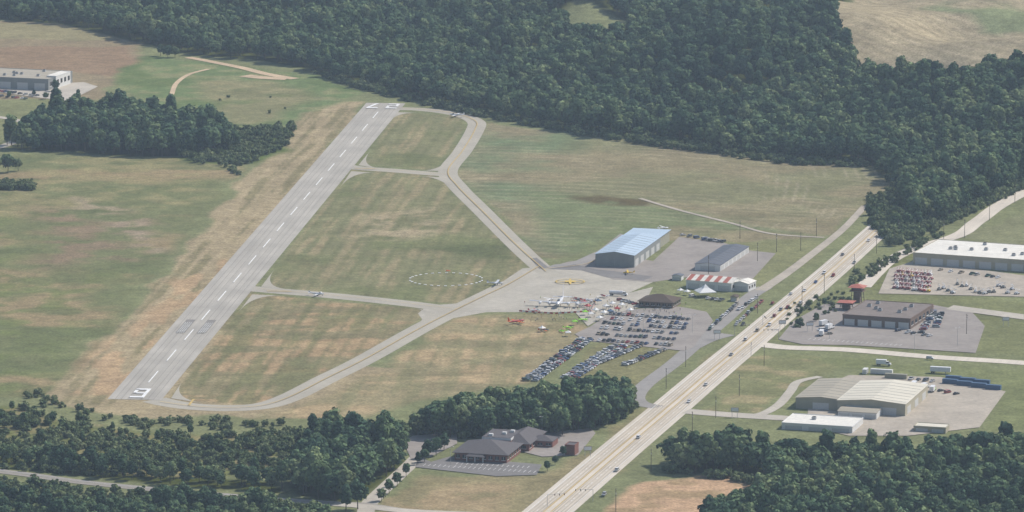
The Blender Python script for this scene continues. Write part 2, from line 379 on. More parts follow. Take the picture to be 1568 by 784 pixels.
sheet('showroom_parking_lot',[(1448,474),(1568,490),(1568,482),(1460,468)],'conc')
sheet('equipment_yard',[(1345,450),(1362,412),(1400,400),(1700,440),(1700,462),(1568,455)],'gravel')
sheet('warehouse_yard',[(1235,652),(1240,600),(1300,575),(1440,578),(1540,600),(1500,655),(1390,668),(1300,668),(1180,640)],'gravel')
sheet('restaurant_parking_lot',[(640,700),(660,708),(688,700),(830,712),(822,728),(760,730),(636,716)],'asphk')
sheet('restaurant_parking_lot',[(790,690),(800,668),(905,656),(912,664),(885,698),(830,700)],'asph')
sheet('restaurant_parking_lot',[(618,678),(632,668),(700,662),(700,680),(660,700),(630,705)],'asph')
mb=MB(); RW=cr([P(*p) for p in [(-300,690),(0,722),(120,738),(250,751),(420,765),(510,771)]])
for o in (-.75,.75):
    W=[]
    for i,pt in enumerate(RW):
        a_=Vector(RW[max(0,i-1)]);b_=Vector(RW[min(len(RW)-1,i+1)]); d=(b_-a_).normalized(); W.append(tuple(Vector(pt)+Vector((d.y,-d.x))*o))
    ribW(mb,W,.3,.3,.7)
obj('rails',mb.mesh('rails',['steel']))
# ---------------------------------------------------------------- markings
ZM=.55
def rect(mb,c,d,r,l,w,z=ZM,m=0):
    c=Vector(c);a=d*l/2;e=r*w/2
    pts=[c-a-e,c-a+e,c+a+e,c+a-e]; mb.poly([(p.x,p.y,z) for p in pts],m)
d0=(Vector(P(235,578))-N0).dot(RD); d1=(Vector(P(575,177))-N0).dot(RD); mb=MB()
for k in range(17): rect(mb,N0+RD*(d0+(d1-d0)*k/16),RD,RR,34,.8)
def digit(mb,ch,c,up,rt,w=8.5,h=19,s=2.3):
    def st(x,y,l,ww): rect(mb,c+rt*x+up*y,up,rt,l,ww)
    if ch=='9':
        st(0,h/2-s,s*2,w);st(0,0,s*1.6,w-2*s);st(0,-h/2+s,s*2,w);st(-w/2+s/2,h/4-s*.4,h/2-s*1.2,s);st(w/2-s/2,0,h-4*s,s)
    if ch=='2':
        st(0,h/2-s,s*2,w);st(0,0,s*1.6,w);st(0,-h/2+s,s*2,w);st(w/2-s/2,h/4-s*.4,h/2-s*2.8,s);st(-w/2+s/2,-h/4+s*.4,h/2-s*2.8,s)
    if ch=='7':
        st(0,h/2-s,s*2,w); a=c+rt*(w/2-s/2)+up*(h/2-2*s); b_=c-rt*(w*.15)-up*h/2
        q=[a-rt*s*.6,b_-rt*s*.6,b_+rt*s*.6,a+rt*s*.6]; mb.poly([(p.x,p.y,ZM) for p in q])
digit(mb,'9',Vector(P(215,603)),RD,RR,8.5,26,2.0)
fc=F0-RD*18
digit(mb,'2',fc+RR*7.5,-RD,-RR,9,26); digit(mb,'7',fc-RR*7.5,-RD,-RR,9,26)
obj('runway_markings',mb.mesh('runway_markings',['white']))
mb=MB()
for s in (-1,1):
    c=N0+RD*((Vector(P(298,503))-N0).dot(RD))+RR*s*6.5
    for t in (-1.6,-.5,.6,1.7): rect(mb,c+RR*t*1.1,RD,RR,34,.6,ZM)
obj('runway_aiming_markings',mb.mesh('runway_aiming_markings',['wornwhite']))
mb=MB()
for s in (-1,1):
    c=N0+RD*((Vector(P(300,500))-N0).dot(RD))+RR*s*6.5
    rect(mb,c,RD,RR,40,5.5,ZM-.05)
obj('runway_tyre_marks',mb.mesh('runway_tyre_marks',['patch']))
def yline(px,w=.65):
    W=cr([P(*p) for p in px]); ribW(mbY,W,w,w,ZM)
mbY=MB()
yline([(245,616),(300,623),(355,625),(405,621),(447,607),(500,580),(560,550),(640,505),(700,474),(745,452),(780,435),(826,408)])
yline([(400,443),(500,452),(570,459),(640,467),(700,474)],.4)
yline([(560,258),(600,261),(650,265),(686,268)],.4)
yline([(610,166),(650,168),(700,175),(728,186),(727,200),(708,232),(686,262),(700,285),(740,325),(790,375),(836,416)],.65)
yline([(836,412),(900,404),(925,386)],.6)
for u,v,d in ((293,617,RR),(428,447,RD),(560,259,RD)): rect(mbY,P(u,v),RD if d is RR else RR,RR if d is RR else RD,16,1.3)
obj('taxiway_centre_line',mbY.mesh('taxiway_centre_line',['yellow']))
mb=MB(); mw=MB(); n=len(HW)
def offs(W,o):
    out=[]
    for i,pt in enumerate(W):
        a=Vector(W[max(0,i-1)]);b_=Vector(W[min(len(W)-1,i+1)]); d=(b_-a).normalized(); out.append(tuple(Vector(pt)+Vector((d.y,-d.x))*o*(1-.35*i/(len(W)-1))))
    return out
for o in (-1.9,1.9): ribW(mb,offs(HW,o),.55,.45,ZM)
for o in (-10.3,10.3): ribW(mw,offs(HW,o),.3,.3,ZM)
for o in (-5.9,5.9):
    W=offs(HW,o)
    for i in range(len(W)-1):
        a=Vector(W[i]);b_=Vector(W[i+1]); L=(b_-a).length; d=(b_-a)/L; s=0
        while s<L-4: rect(mw,a+d*(s+2),d,Vector((d.y,-d.x)),3.5,.3); s+=12
obj('highway_yellow_lines',mb.mesh('hyl',['yellow'])); obj('highway_white_lines',mw.mesh('hwl',['white']))
mb=MB()
for o in (-9.2,-7.2,-4.8,-3.0,3.0,4.8,7.2,9.2): ribW(mb,offs(HW,o),.7,.6,ZM-.12)
M['wear']=mat('wheel_path_asphalt',A(170,162,149),.9,.08,.12,ns2=.02)
obj('highway_wheel_paths',mb.mesh('highway_wheel_paths',['wear']))
mb=MB()
for k,o in enumerate((-11,-7.6,-3.8,3.8,7.6,11)): 
    a=N0+RR*o; b_=F0+RR*o; ribW(mb,[tuple(a),tuple(b_)],.25,.25,ZM-.14)
obj('runway_seams',mb.mesh('runway_seams',['patch']))
mb=MB(); cc=Vector(P(683,428))
for k in range(32):
    if k%16==0: continue
    a=2*math.pi*k/32; d=Vector((math.cos(a),math.sin(a))); c=cc+d*23.5; tt=Vector((-d.y,d.x))*.9
    mb.hexa([(p.x,p.y,z) for z in (.1,.35) for p in (c-d*.6-tt,c+d*.6-tt,c+d*.6+tt,c-d*.6+tt)])
obj('segmented_circle_marker',mb.mesh('segmented_circle_marker',['white']))
mb=MB(); cc=Vector(P(873,432)); R=9.5
for k in range(40):
    a=2*math.pi*k/40;b_=2*math.pi*(k+1)/40
    mb.poly([(cc.x+r*math.cos(t),cc.y+r*math.sin(t),ZM) for r,t in ((R,a),(R,b_),(R-.8,b_),(R-.8,a))][::-1])
for k in range(8):
    a=math.pi/4*k; r=R*1.2 if k%2==0 else R*.6
    p=lambda rr,t:(cc.x+rr*math.cos(t),cc.y+rr*math.sin(t),ZM+.02)
    mb.poly([p(0,0),p(R*.3,a-math.pi/8),p(r,a),p(R*.3,a+math.pi/8)])
obj('compass_rose_marking',mb.mesh('compass_rose_marking',['yellowb']))
mb=MB()
def stalls(p,q,sp,l,hd=None):
    a=Vector(P(*p));b_=Vector(P(*q)); L=(b_-a).length; d=(b_-a)/L; r=Vector((d.y,-d.x)) if hd is None else hd
    for k in range(int(L/sp)+1): rect(mb,a+d*sp*k,r,d,l,.25)
stalls((650,713),(820,724),2.8,5.5); stalls((700,711),(815,717),2.8,5.0)
stalls((925,490),(1045,500),3,5.5); stalls((1240,520),(1380,530),3,5.5)
obj('parking_stall_lines',mb.mesh('parking_stall_lines',['white']))
# ---------------------------------------------------------------- foliage
def leafmat(name,cols):
    m=bpy.data.materials.new(name); m.use_nodes=True; nt=m.node_tree
    for n_ in list(nt.nodes): nt.nodes.remove(n_)
    out=nt.nodes.new('ShaderNodeOutputMaterial'); oi=nt.nodes.new('ShaderNodeObjectInfo')
    nz=nt.nodes.new('ShaderNodeTexNoise'); nz.inputs['Scale'].default_value=.011; nz.inputs['Detail'].default_value=2
    nt.links.new(oi.outputs['Location'],nz.inputs['Vector'])
    ad=nt.nodes.new('ShaderNodeMath'); ad.operation='MULTIPLY_ADD'; nt.links.new(nz.outputs['Fac'],ad.inputs[0]); ad.inputs[1].default_value=1.8; ad.inputs[2].default_value=-.88
    a2=nt.nodes.new('ShaderNodeMath'); a2.operation='MULTIPLY_ADD'; nt.links.new(oi.outputs['Random'],a2.inputs[0]); a2.inputs[1].default_value=.95; nt.links.new(ad.outputs[0],a2.inputs[2]); a2.use_clamp=True
    mx=nt.nodes.new('ShaderNodeValToRGB'); el=mx.color_ramp.elements
    while len(el)<len(cols): el.new(.5)
    for i,c in enumerate(cols): el[i].position=i/(len(cols)-1); el[i].color=(*c,1)
    nt.links.new(a2.outputs[0],mx.inputs[0])
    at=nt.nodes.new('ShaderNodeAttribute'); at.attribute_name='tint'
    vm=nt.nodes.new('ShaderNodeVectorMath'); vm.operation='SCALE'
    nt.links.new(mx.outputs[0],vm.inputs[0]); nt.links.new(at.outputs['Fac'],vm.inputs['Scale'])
    d=nt.nodes.new('ShaderNodeBsdfDiffuse'); nt.links.new(vm.outputs[0],d.inputs[0]); nt.links.new(d.outputs[0],out.inputs[0])
    return m
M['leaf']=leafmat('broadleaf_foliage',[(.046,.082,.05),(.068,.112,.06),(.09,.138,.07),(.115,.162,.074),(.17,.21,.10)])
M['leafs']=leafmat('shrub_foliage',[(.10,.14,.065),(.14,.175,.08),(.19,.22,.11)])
def tree_mesh(name,h,r,seed,lm='leaf',nl=34,shape=1.0,per=32,ls=.62,trunk=True):
    R=np.random.default_rng(seed); mb=MB()
    base=h*(.2 if trunk else .0); cz=(h+base)/2; hz=(h-base)/2
    if trunk:
        top=h*.72; off=R.normal(0,.25,2)
        mb.tube((0,0,-.5),(off[0],off[1],h*.35),h*.022,h*.015,0,6); mb.tube((off[0],off[1],h*.35),(off[0]*1.5,off[1]*1.5,top),h*.015,h*.005,0,6)
    lobes=[]
    ph=R.random()*6.28
    for k in range(nl):
        zz=-.75+1.7*(k+.5)/nl; zz=min(zz,.93)
        rad=math.sqrt(max(0.05,1-zz*zz))*(1 if zz<0.2 else shape)
        a=ph+k*2.399963+R.normal(0,.25); q=(.6+.4*R.random())
        irr=1+.24*math.sin(2*a+ph)+.14*math.sin(5*a)
        c=np.array([math.cos(a)*rad*r*q*irr*.82,math.sin(a)*rad*r*q*irr*.82,cz+zz*hz*.82+R.normal(0,.35)])
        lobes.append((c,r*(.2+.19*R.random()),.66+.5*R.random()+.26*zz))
    lobes.append((np.array([0,0,cz+.2*hz]),r*.5,.8))
    if trunk:
        for k in range(0,nl,5):
            c=lobes[k][0]; mb.tube((0,0,h*(.25+.04*(k/5))),tuple(c*np.array([.85,.85,1])),h*.007,h*.002,0,4)
    V=[];T=[]
    for c,lr,tn in lobes:
        n_=per; d=R.normal(size=(n_,3)); d/=np.linalg.norm(d,axis=1)[:,None]; d[:,2]=np.where(d[:,2]<-.4,-d[:,2],d[:,2])
        pos=c+d*lr*(.75+.4*R.random((n_,1)))*np.array([1,1,.85])
        nrm=d+R.normal(0,.3,(n_,3))+np.array([0,0,.2]); nrm/=np.linalg.norm(nrm,axis=1)[:,None]
        u=np.cross(nrm,R.normal(size=(n_,3))); u/=np.linalg.norm(u,axis=1)[:,None]; w=np.cross(nrm,u)
        sz=ls*(.6+.8*R.random((n_,1)))
        q=np.stack([pos-u*sz-w*sz*.6,pos+u*sz*.7-w*sz,pos+u*sz+w*sz*.7,pos-u*sz*.6+w*sz],1)
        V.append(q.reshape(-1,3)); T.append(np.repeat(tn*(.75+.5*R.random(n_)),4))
    V=np.concatenate(V);T=np.concatenate(T); nq=len(V)//4
    s0=len(mb.v); mb.v+=[tuple(p) for p in V]
    for k in range(nq): mb.f.append((s0+4*k,s0+4*k+1,s0+4*k+2,s0+4*k+3)); mb.m.append(1)
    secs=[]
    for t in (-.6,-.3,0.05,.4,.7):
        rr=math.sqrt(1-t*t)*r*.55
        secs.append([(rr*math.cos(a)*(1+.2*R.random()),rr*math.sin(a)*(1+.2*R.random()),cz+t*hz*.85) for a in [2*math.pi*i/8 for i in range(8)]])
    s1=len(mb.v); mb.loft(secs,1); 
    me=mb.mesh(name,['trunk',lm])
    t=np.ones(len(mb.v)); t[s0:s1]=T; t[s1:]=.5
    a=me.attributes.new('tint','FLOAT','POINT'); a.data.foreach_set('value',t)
    return me
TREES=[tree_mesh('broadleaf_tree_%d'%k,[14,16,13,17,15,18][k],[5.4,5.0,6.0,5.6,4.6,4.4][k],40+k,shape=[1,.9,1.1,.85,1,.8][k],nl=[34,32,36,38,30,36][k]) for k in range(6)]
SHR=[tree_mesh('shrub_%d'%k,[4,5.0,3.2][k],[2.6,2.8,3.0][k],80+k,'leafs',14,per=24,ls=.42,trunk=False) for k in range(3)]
def lib(name,meshes):
    c=bpy.data.collections.new(name)
    for k,m_ in enumerate(meshes): c.objects.link(bpy.data.objects.new('%s_%d'%(name,k),m_))
    return c
LT=lib('tree_library',TREES); LS=lib('shrub_library',SHR)
def scatter(name,pts,scl,idx,coll):
    n=len(pts); me=bpy.data.meshes.new(name); me.vertices.add(n); me.vertices.foreach_set('co',np.asarray(pts,float).ravel())
    rot=np.zeros((n,3)); rot[:,2]=rng.random(n)*6.283; rot[:,0]=rng.normal(0,.04,n)
    for nm,ty,d,k in (('scl','FLOAT_VECTOR',scl,'vector'),('rt','FLOAT_VECTOR',rot,'vector'),('ix','INT',idx,'value')):
        at=me.attributes.new(nm,ty,'POINT'); at.data.foreach_set(k,np.asarray(d).ravel())
    o=obj(name,me); md=o.modifiers.new('scatter','NODES'); g=bpy.data.node_groups.new(name+'_gn','GeometryNodeTree'); md.node_group=g
    g.interface.new_socket('Geometry',in_out='INPUT',socket_type='NodeSocketGeometry'); g.interface.new_socket('Geometry',in_out='OUTPUT',socket_type='NodeSocketGeometry')
    gi=g.nodes.new('NodeGroupInput');go=g.nodes.new('NodeGroupOutput'); ip=g.nodes.new('GeometryNodeInstanceOnPoints'); ci=g.nodes.new('GeometryNodeCollectionInfo')
    ci.inputs['Collection'].default_value=coll; ci.inputs['Separate Children'].default_value=True; ci.inputs['Reset Children'].default_value=True
    ip.inputs['Pick Instance'].default_value=True
    def na(nm,ty):
        x=g.nodes.new('GeometryNodeInputNamedAttribute'); x.data_type=ty; x.inputs['Name'].default_value=nm; return x.outputs['Attribute']
    g.links.new(gi.outputs[0],ip.inputs['Points']); g.links.new(ci.outputs[0],ip.inputs['Instance'])
    g.links.new(na('ix','INT'),ip.inputs['Instance Index']); g.links.new(na('rt','FLOAT_VECTOR'),ip.inputs['Rotation']); g.links.new(na('scl','FLOAT_VECTOR'),ip.inputs['Scale'])
    g.links.new(ip.outputs[0],go.inputs[0])
    return o
def fill(px,sp,excl=(),keep=1.0,clump=False):
    poly=[P(*p) for p in px]; xa=max(-640,min(p[0] for p in poly));xb=min(640,max(p[0] for p in poly));ya=min(p[1] for p in poly);yb=min(1480,max(p[1] for p in poly))
    gx,gy=np.meshgrid(np.arange(xa,xb,sp),np.arange(ya,yb,sp)); gx=gx.ravel()+rng.uniform(-.48,.48,gx.size)*sp; gy=gy.ravel()+rng.uniform(-.48,.48,gy.size)*sp
    pr=rng.random(gx.size)
    if clump: pr=pr*.5+np.clip((vn(gx,gy,16,55,2)-.25)*2,0,1)*.5
    k=inpoly(gx,gy,poly)&(pr<keep)
    for e in excl: k&=~inpoly(gx,gy,[P(*p) for p in e])
    gx=gx[k];gy=gy[k]; return np.stack([gx,gy,terrain(gx,gy)-.1],1)
def wood(name,px,sp,smin,smax,excl=(),keep=1,coll=None,nk=6,zs=1.0,clump=False):
    p=fill(px,sp,excl,keep,clump); n=len(p)
    big=vn(p[:,0],p[:,1],60,31,2)
    s=smin+(smax-smin)*np.clip(.7*rng.random(n)+.8*(big-.25),0,1.1)
    sc=np.stack([s*rng.uniform(.85,1.15,n),s*rng.uniform(.85,1.15,n),s*zs*rng.uniform(.8,1.15,n)],1)
    return scatter(name,p,sc,rng.integers(0,nk,n),coll or LT)
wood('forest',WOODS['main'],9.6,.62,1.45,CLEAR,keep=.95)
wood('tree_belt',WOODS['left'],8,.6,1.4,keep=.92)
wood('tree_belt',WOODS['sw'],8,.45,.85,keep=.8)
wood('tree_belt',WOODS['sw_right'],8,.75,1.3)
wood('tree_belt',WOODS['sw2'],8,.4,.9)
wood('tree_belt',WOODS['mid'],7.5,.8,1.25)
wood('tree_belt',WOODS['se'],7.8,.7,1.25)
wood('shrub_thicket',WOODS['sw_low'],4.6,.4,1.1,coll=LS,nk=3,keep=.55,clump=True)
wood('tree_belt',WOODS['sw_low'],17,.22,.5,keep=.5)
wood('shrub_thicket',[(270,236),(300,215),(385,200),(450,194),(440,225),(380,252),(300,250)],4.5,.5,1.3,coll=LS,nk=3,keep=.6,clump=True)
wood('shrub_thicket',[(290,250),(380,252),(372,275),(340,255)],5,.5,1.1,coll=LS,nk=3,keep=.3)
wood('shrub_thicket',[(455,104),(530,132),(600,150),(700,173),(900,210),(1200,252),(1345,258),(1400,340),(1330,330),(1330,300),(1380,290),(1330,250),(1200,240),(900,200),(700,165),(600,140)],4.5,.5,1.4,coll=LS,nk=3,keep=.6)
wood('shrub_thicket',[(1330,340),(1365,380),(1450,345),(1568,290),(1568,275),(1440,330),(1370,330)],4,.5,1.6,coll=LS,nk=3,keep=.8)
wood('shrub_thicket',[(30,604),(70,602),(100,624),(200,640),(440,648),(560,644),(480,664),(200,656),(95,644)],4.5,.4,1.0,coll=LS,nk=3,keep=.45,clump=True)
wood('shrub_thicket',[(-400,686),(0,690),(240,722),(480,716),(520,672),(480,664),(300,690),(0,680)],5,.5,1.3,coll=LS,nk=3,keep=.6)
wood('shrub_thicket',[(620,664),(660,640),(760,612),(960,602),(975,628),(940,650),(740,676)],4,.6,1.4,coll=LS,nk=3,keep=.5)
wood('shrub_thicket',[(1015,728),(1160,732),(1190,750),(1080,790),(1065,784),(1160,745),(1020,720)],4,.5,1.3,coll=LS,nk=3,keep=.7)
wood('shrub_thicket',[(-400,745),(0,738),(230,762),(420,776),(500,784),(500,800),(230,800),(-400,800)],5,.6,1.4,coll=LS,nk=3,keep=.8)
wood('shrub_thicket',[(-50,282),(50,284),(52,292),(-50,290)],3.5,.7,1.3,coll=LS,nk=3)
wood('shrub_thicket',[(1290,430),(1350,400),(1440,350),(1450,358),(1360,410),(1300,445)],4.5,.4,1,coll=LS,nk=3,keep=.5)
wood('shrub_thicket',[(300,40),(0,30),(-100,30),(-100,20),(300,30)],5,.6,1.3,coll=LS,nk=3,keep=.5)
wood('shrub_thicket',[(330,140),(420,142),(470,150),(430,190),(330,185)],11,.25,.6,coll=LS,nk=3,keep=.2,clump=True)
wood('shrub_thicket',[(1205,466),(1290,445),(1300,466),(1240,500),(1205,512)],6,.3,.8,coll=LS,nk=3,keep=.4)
def tree(u,v,s,k=None,zs=1.0):
    x,y=P(u,v); k=random.randrange(6) if k is None else k
    obj('broadleaf_tree',TREES[k],(x,y,tz(x,y)),random.random()*6,scale=(s,s,s*zs))
for t in [(257,88,.75),(246,86,.6),(268,88,.65),(12,264,.95),(-8,266,.9),(28,262,.6),(656,702,.6),(668,698,.65),(680,690,.55),(650,708,.5),(862,700,.4),(838,722,.4),(850,712,.35),(905,660,.4),(584,768,.5),(596,756,.5),(608,745,.5),(622,730,.5),(640,712,.4),(1372,352,.8),(1390,350,.7),(1405,348,.75),(1330,330,.5),(1250,492,.35),(1262,470,.4),(70,152,.4),(85,140,.55),(52,148,.35),(120,152,.45),(14,150,.4),(930,650,1.45),(912,655,1.4),(950,640,1.35),(560,690,1.2),(590,690,1.25),(610,682,1.0),(548,780,.9),(530,784,.8),(1300,468,.4),(1222,500,.35),(1240,470,.35),(1228,480,.3),(1030,712,1.1),(1046,722,1.15),(1064,716,1.1),(1082,724,1.2),(1100,718,1.15),(1120,726,1.2),(1142,722,1.1)]:
    tree(*t)
# ---------------------------------------------------------------- buildings
def building(name,corner,ang,W,L,h,roof='flat',rh=1.5,wall='whitewall',rm='whiteroof',axis='y',doorsF=0,doorsR=0,winF=0,winR=0,ov=.4,par=.5,dh=.6,units=0):
    x,y=P(*corner); e=bpy.data.objects.new(name,None); scene.collection.objects.link(e); e.location=(x,y,tz(x,y)); e.rotation_euler=(0,0,-math.radians(ang))
    mb=MB()
    if roof=='flat':
        mb.box(-W,0,0,L,0,h,0); 
        for a in ((-W-.15,.15,-.15,.25),(-W-.15,.15,L-.25,L+.15),(-W-.15,-W+.25,.25,L-.25),(-.25,.15,.25,L-.25)): mb.box(a[0],a[1],a[2],a[3],h-.3,h+par,0)
        rb_=MB(); rb_.box(-W+.25,-.25,.25,L-.25,h+.01,h+.2,0)
        for k in range(units):
            ux=-W*(.15+.7*random.random());uy=L*(.15+.7*random.random())
            rb_.box(ux-1.2,ux+1.2,uy-1,uy+1,h+.2,h+1.7,1); rb_.box(ux-.8,ux+.8,uy-.7,uy+.7,h+1.7,h+1.95,2)
        obj('roof',rb_.mesh('roof',[rm,'steel','black']),parent=e)
    else:
        rb_=MB(); t=.18
        if axis=='y':
            mb.v+=[(-W,0,0),(0,0,0),(0,0,h),(-W/2,0,h+rh),(-W,0,h),(-W,L,0),(0,L,0),(0,L,h),(-W/2,L,h+rh),(-W,L,h)]
            mb.f+=[(0,1,2,3,4),(9,8,7,6,5),(1,6,7,2),(5,0,4,9),(2,7,8,3),(3,8,9,4)]; mb.m+=[0]*6
            hi=L*.0 if roof=='gable' else W/2
            k=rh/(W/2)
            for s in (0,1):
                xe=ov if s==0 else -W-ov; ze=h-ov*k
                if roof=='gable': pts=[(xe,-ov,ze),(xe,L+ov,ze),(-W/2,L+ov,h+rh),(-W/2,-ov,h+rh)]
                else: pts=[(xe,-ov,ze),(xe,L+ov,ze),(-W/2,L-hi,h+rh),(-W/2,hi,h+rh)]
                rb_.hexa([(p[0],p[1],p[2]+.03) for p in pts]+[(p[0],p[1],p[2]+.03+t) for p in pts])
            if roof=='gable':
                yy=4
                while yy<L-4:
                    for s in (0,1):
                        xe=-.6 if s==0 else -W+.6
                        pts=[(xe,yy,h+.6*k+.22),(xe,yy+.18,h+.6*k+.22),(-W/2,yy+.18,h+rh+.22),(-W/2,yy,h+rh+.22)]
                        rb_.hexa([(p[0],p[1],p[2]) for p in pts]+[(p[0],p[1],p[2]+.08) for p in pts],1)
                    yy+=7.6
            if roof=='hip':
                for yy,yi in ((-ov,hi),(L+ov,L-hi)): rb_.poly([(-W-ov,yy,h-ov*k+.2),(ov,yy,h-ov*k+.2),(-W/2,yi,h+rh+.22)])
        else:
            mb.v+=[(0,0,0),(0,L,0),(0,L,h),(0,L/2,h+rh),(0,0,h),(-W,0,0),(-W,L,0),(-W,L,h),(-W,L/2,h+rh),(-W,0,h)]
            mb.f+=[(0,1,2,3,4),(9,8,7,6,5),(0,4,9,5),(1,6,7,2),(4,3,8,9),(2,7,8,3)]; mb.m+=[0]*6
            k=rh/(L/2); hi=0 if roof=='gable' else min(L/2,W*.45)
            for s in (0,1):
                ye=-ov if s==0 else L+ov; ze=h-ov*k
                pts=[(ov,ye,ze),(-W-ov,ye,ze),(-W+hi-(ov if not hi else 0),L/2,h+rh),(-hi+(ov if not hi else 0),L/2,h+rh)]
                rb_.hexa([(p[0],p[1],p[2]+.03) for p in pts]+[(p[0],p[1],p[2]+.03+t) for p in pts])
            if roof=='hip':
                for xx,xi in ((ov,-hi),(-W-ov,-W+hi)): rb_.poly([(xx,-ov,h-ov*k+.2),(xx,L+ov,h-ov*k+.2),(xi,L/2,h+rh+.22)])
        if roof=='hip':
            mb=MB(); mb.box(-W,0,0,L,0,h-.02,0)
        obj('roof',rb_.mesh('roof',[rm,'seam']),parent=e)
    obj('walls',mb.mesh('walls',[wall]),parent=e)
    d=MB()
    for k in range(doorsF):
        w=W/doorsF; c=-w*(k+.5); ww=min(w*.36,4.5); d.box(c-ww,c+ww,-.07,.1,0.02,h*dh+.3,0); d.box(c-ww-.2,c-ww,-.12,.1,0,h*dh+.5,1);d.box(c+ww,c+ww+.2,-.12,.1,0,h*dh+.5,1)
        for z in np.arange(.6,h*dh,.9): d.box(c-ww+.05,c+ww-.05,-.1,-.071,z,z+.08,1)
    for k in range(doorsR):
        w=L/doorsR; c=w*(k+.5); ww=min(w*.36,4.5); d.box(-.1,.07,c-ww,c+ww,0.02,h*dh+.3,0)
        for z in np.arange(.6,h*dh,.9): d.box(.071,.1,c-ww+.05,c+ww-.05,z,z+.08,1)
    if d.v: obj('doors',d.mesh('doors',['door','steel']),parent=e)
    w_=MB()
    for k in range(winF):
        w=W/winF;c=-w*(k+.5); w_.box(c-w*.28,c+w*.28,-.05,.05,h*.35,h*.72,0); w_.box(c-w*.31,c+w*.31,-.12,.03,h*.31,h*.35,1); w_.box(c-.05,c+.05,-.08,-.051,h*.35,h*.72,1)
    for k in range(winR):
        w=L/winR;c=w*(k+.5); w_.box(-.05,.05,c-w*.28,c+w*.28,h*.35,h*.72,0); w_.box(-.03,.12,c-w*.31,c+w*.31,h*.31,h*.35,1)
    if w_.v: obj('windows',w_.mesh('windows',['glass','whitewall']),parent=e)
    return e
e=building('aircraft_hangar',(971,410),15,26,74,8,'gable',2.0,'bluewall','bluesteel',doorsR=5,dh=.55)
mb=MB(); 
mb.box(-25,-1,74.5,104,0,7.6,0); obj('extension_walls',mb.mesh('extension_walls',['tanwall']),parent=e)
mb=MB(); mb.hexa([(-26,74.4,7.65),(0,74.4,7.65),(0,105,7.65),(-26,105,7.65),(-26,74.4,7.9),(0,74.4,7.9),(0,105,7.9),(-26,105,7.9)]); obj('extension_roof',mb.mesh('extension_roof',['bluesteel']),parent=e)
mb=MB(); mb.box(-20,-6,-.1,.05,0.05,5.6,0); mb.box(-13.05,-12.95,-.14,-.101,0.05,5.6,1); obj('sliding_door',mb.mesh('sliding_door',['bluewall','steel']),parent=e)
building('hangar_row',(1103,416),17,17,74,4.2,'gable',1.2,'whitewall','darkroof',doorsR=7,doorsF=1,dh=.7)
e=building('striped_hangar',(1120,447),24,31,17,5.5,'gable',2.2,'whitewall','whiteroof','x',doorsF=3,winR=2)
mb=MB(); k=2.2/8.5
for i in range(5):
    x0=-31+i*6.2+.2
    for s in (0,1):
        ye,yi=(-.4,8.5) if s==0 else (17.4,8.5)
        pts=[(x0,ye,5.5-.4*k+.24),(x0+3.1,ye,5.5-.4*k+.24),(x0+3.1,yi,7.7+.24),(x0,yi,7.7+.24)]
        if s: pts=pts[::-1]
        mb.hexa([(p[0],p[1],p[2]) for p in pts]+[(p[0],p[1],p[2]+.06) for p in pts])
obj('red_roof_stripes',mb.mesh('red_roof_stripes',['redroof']),parent=e)
building('office_annex',(1146,447),24,11,13,5,'gable',1.4,'whitewall','whiteroof','y',doorsF=1,winR=3)
building('terminal_building',(1030,473),18,22,18,4,'hip',3.2,'brown','brownroof','x',winF=6,winR=4,ov=1)
building('maintenance_shed',(1043,430),17,6,6,3,'gable',.8,'whitewall','darkroof',doorsF=1)
building('toilet_block',(1128,462),17,4,6,2.8,'gable',.8,'beige','brownroof',doorsF=1)
building('distribution_building',(1620,420),22,98,55,7.5,'flat',wall='beige',rm='whiteroof',doorsF=9,units=10)
building('distribution_office',(1700,430),22,44,30,6,'flat',wall='whitewall',rm='whiteroof',winF=10,units=4)
building('showroom_building',(1394,505),20,43,52,6.5,'flat',wall='brown',rm='flatbrown',doorsF=5,winR=6,units=7)
building('showroom_entrance',(1420,486),20,6,14,4.5,'flat',wall='brick',rm='flatbrown',winF=2,winR=4)
building('warehouse',(1386,638),17,39,58,7,'gable',1.6,'beige','beigeroof','y',doorsF=2,winR=0,doorsR=3)
building('warehouse_wing',(1295,630),17,29,56,6.2,'gable',1.2,'tanwall','tanroof','y',doorsF=1)
building('loading_shed',(1342,643),17,22,13,3.8,'gable',.7,'whitewall','tanroof','x',doorsF=3)
building('flat_store_building',(1305,664),17,40,26,3.5,'flat',wall='whitewall',rm='whiteroof',doorsF=3,units=1)
building('storage_shed',(1448,664),17,18,10,3,'flat',wall='beige',rm='beigeroof',doorsF=2)
building('factory_building',(74,139),18,75,50,9,'flat',wall='bluewall',rm='tanroof',doorsF=5,winR=3,units=8)
building('factory_entrance',(86,136),18,8,30,10,'flat',wall='whitewall',rm='whiteroof',winR=4)
e=building('brick_restaurant',(776,710),15,29,30,5,'hip',4.4,'brick','slate','x',winF=8,winR=6,ov=1.3)
mb=MB(); mb.box(-22,-6,30.5,52,0,6.0,0); mb.box(-22.2,-5.8,30.3,52.2,6.0,7.2,1); mb.box(-22,-6,30.5,52,7.2,7.4,2)
for a,b_ in ((-18,34),(-12,40),(-9,46)): mb.box(a-1.1,a+1.1,b_-1,b_+1,7.4,8.6,1)
obj('kitchen_wing',mb.mesh('kitchen_wing',['brick','whitewall','slate']),parent=e)
mb=MB(); mb.box(-22,-12,-3.2,0-.01,0,.15,1)
for xx in (-21.5,-17,-12.5): mb.box(xx-.2,xx+.2,-3,-2.6,.15,3.4,1)
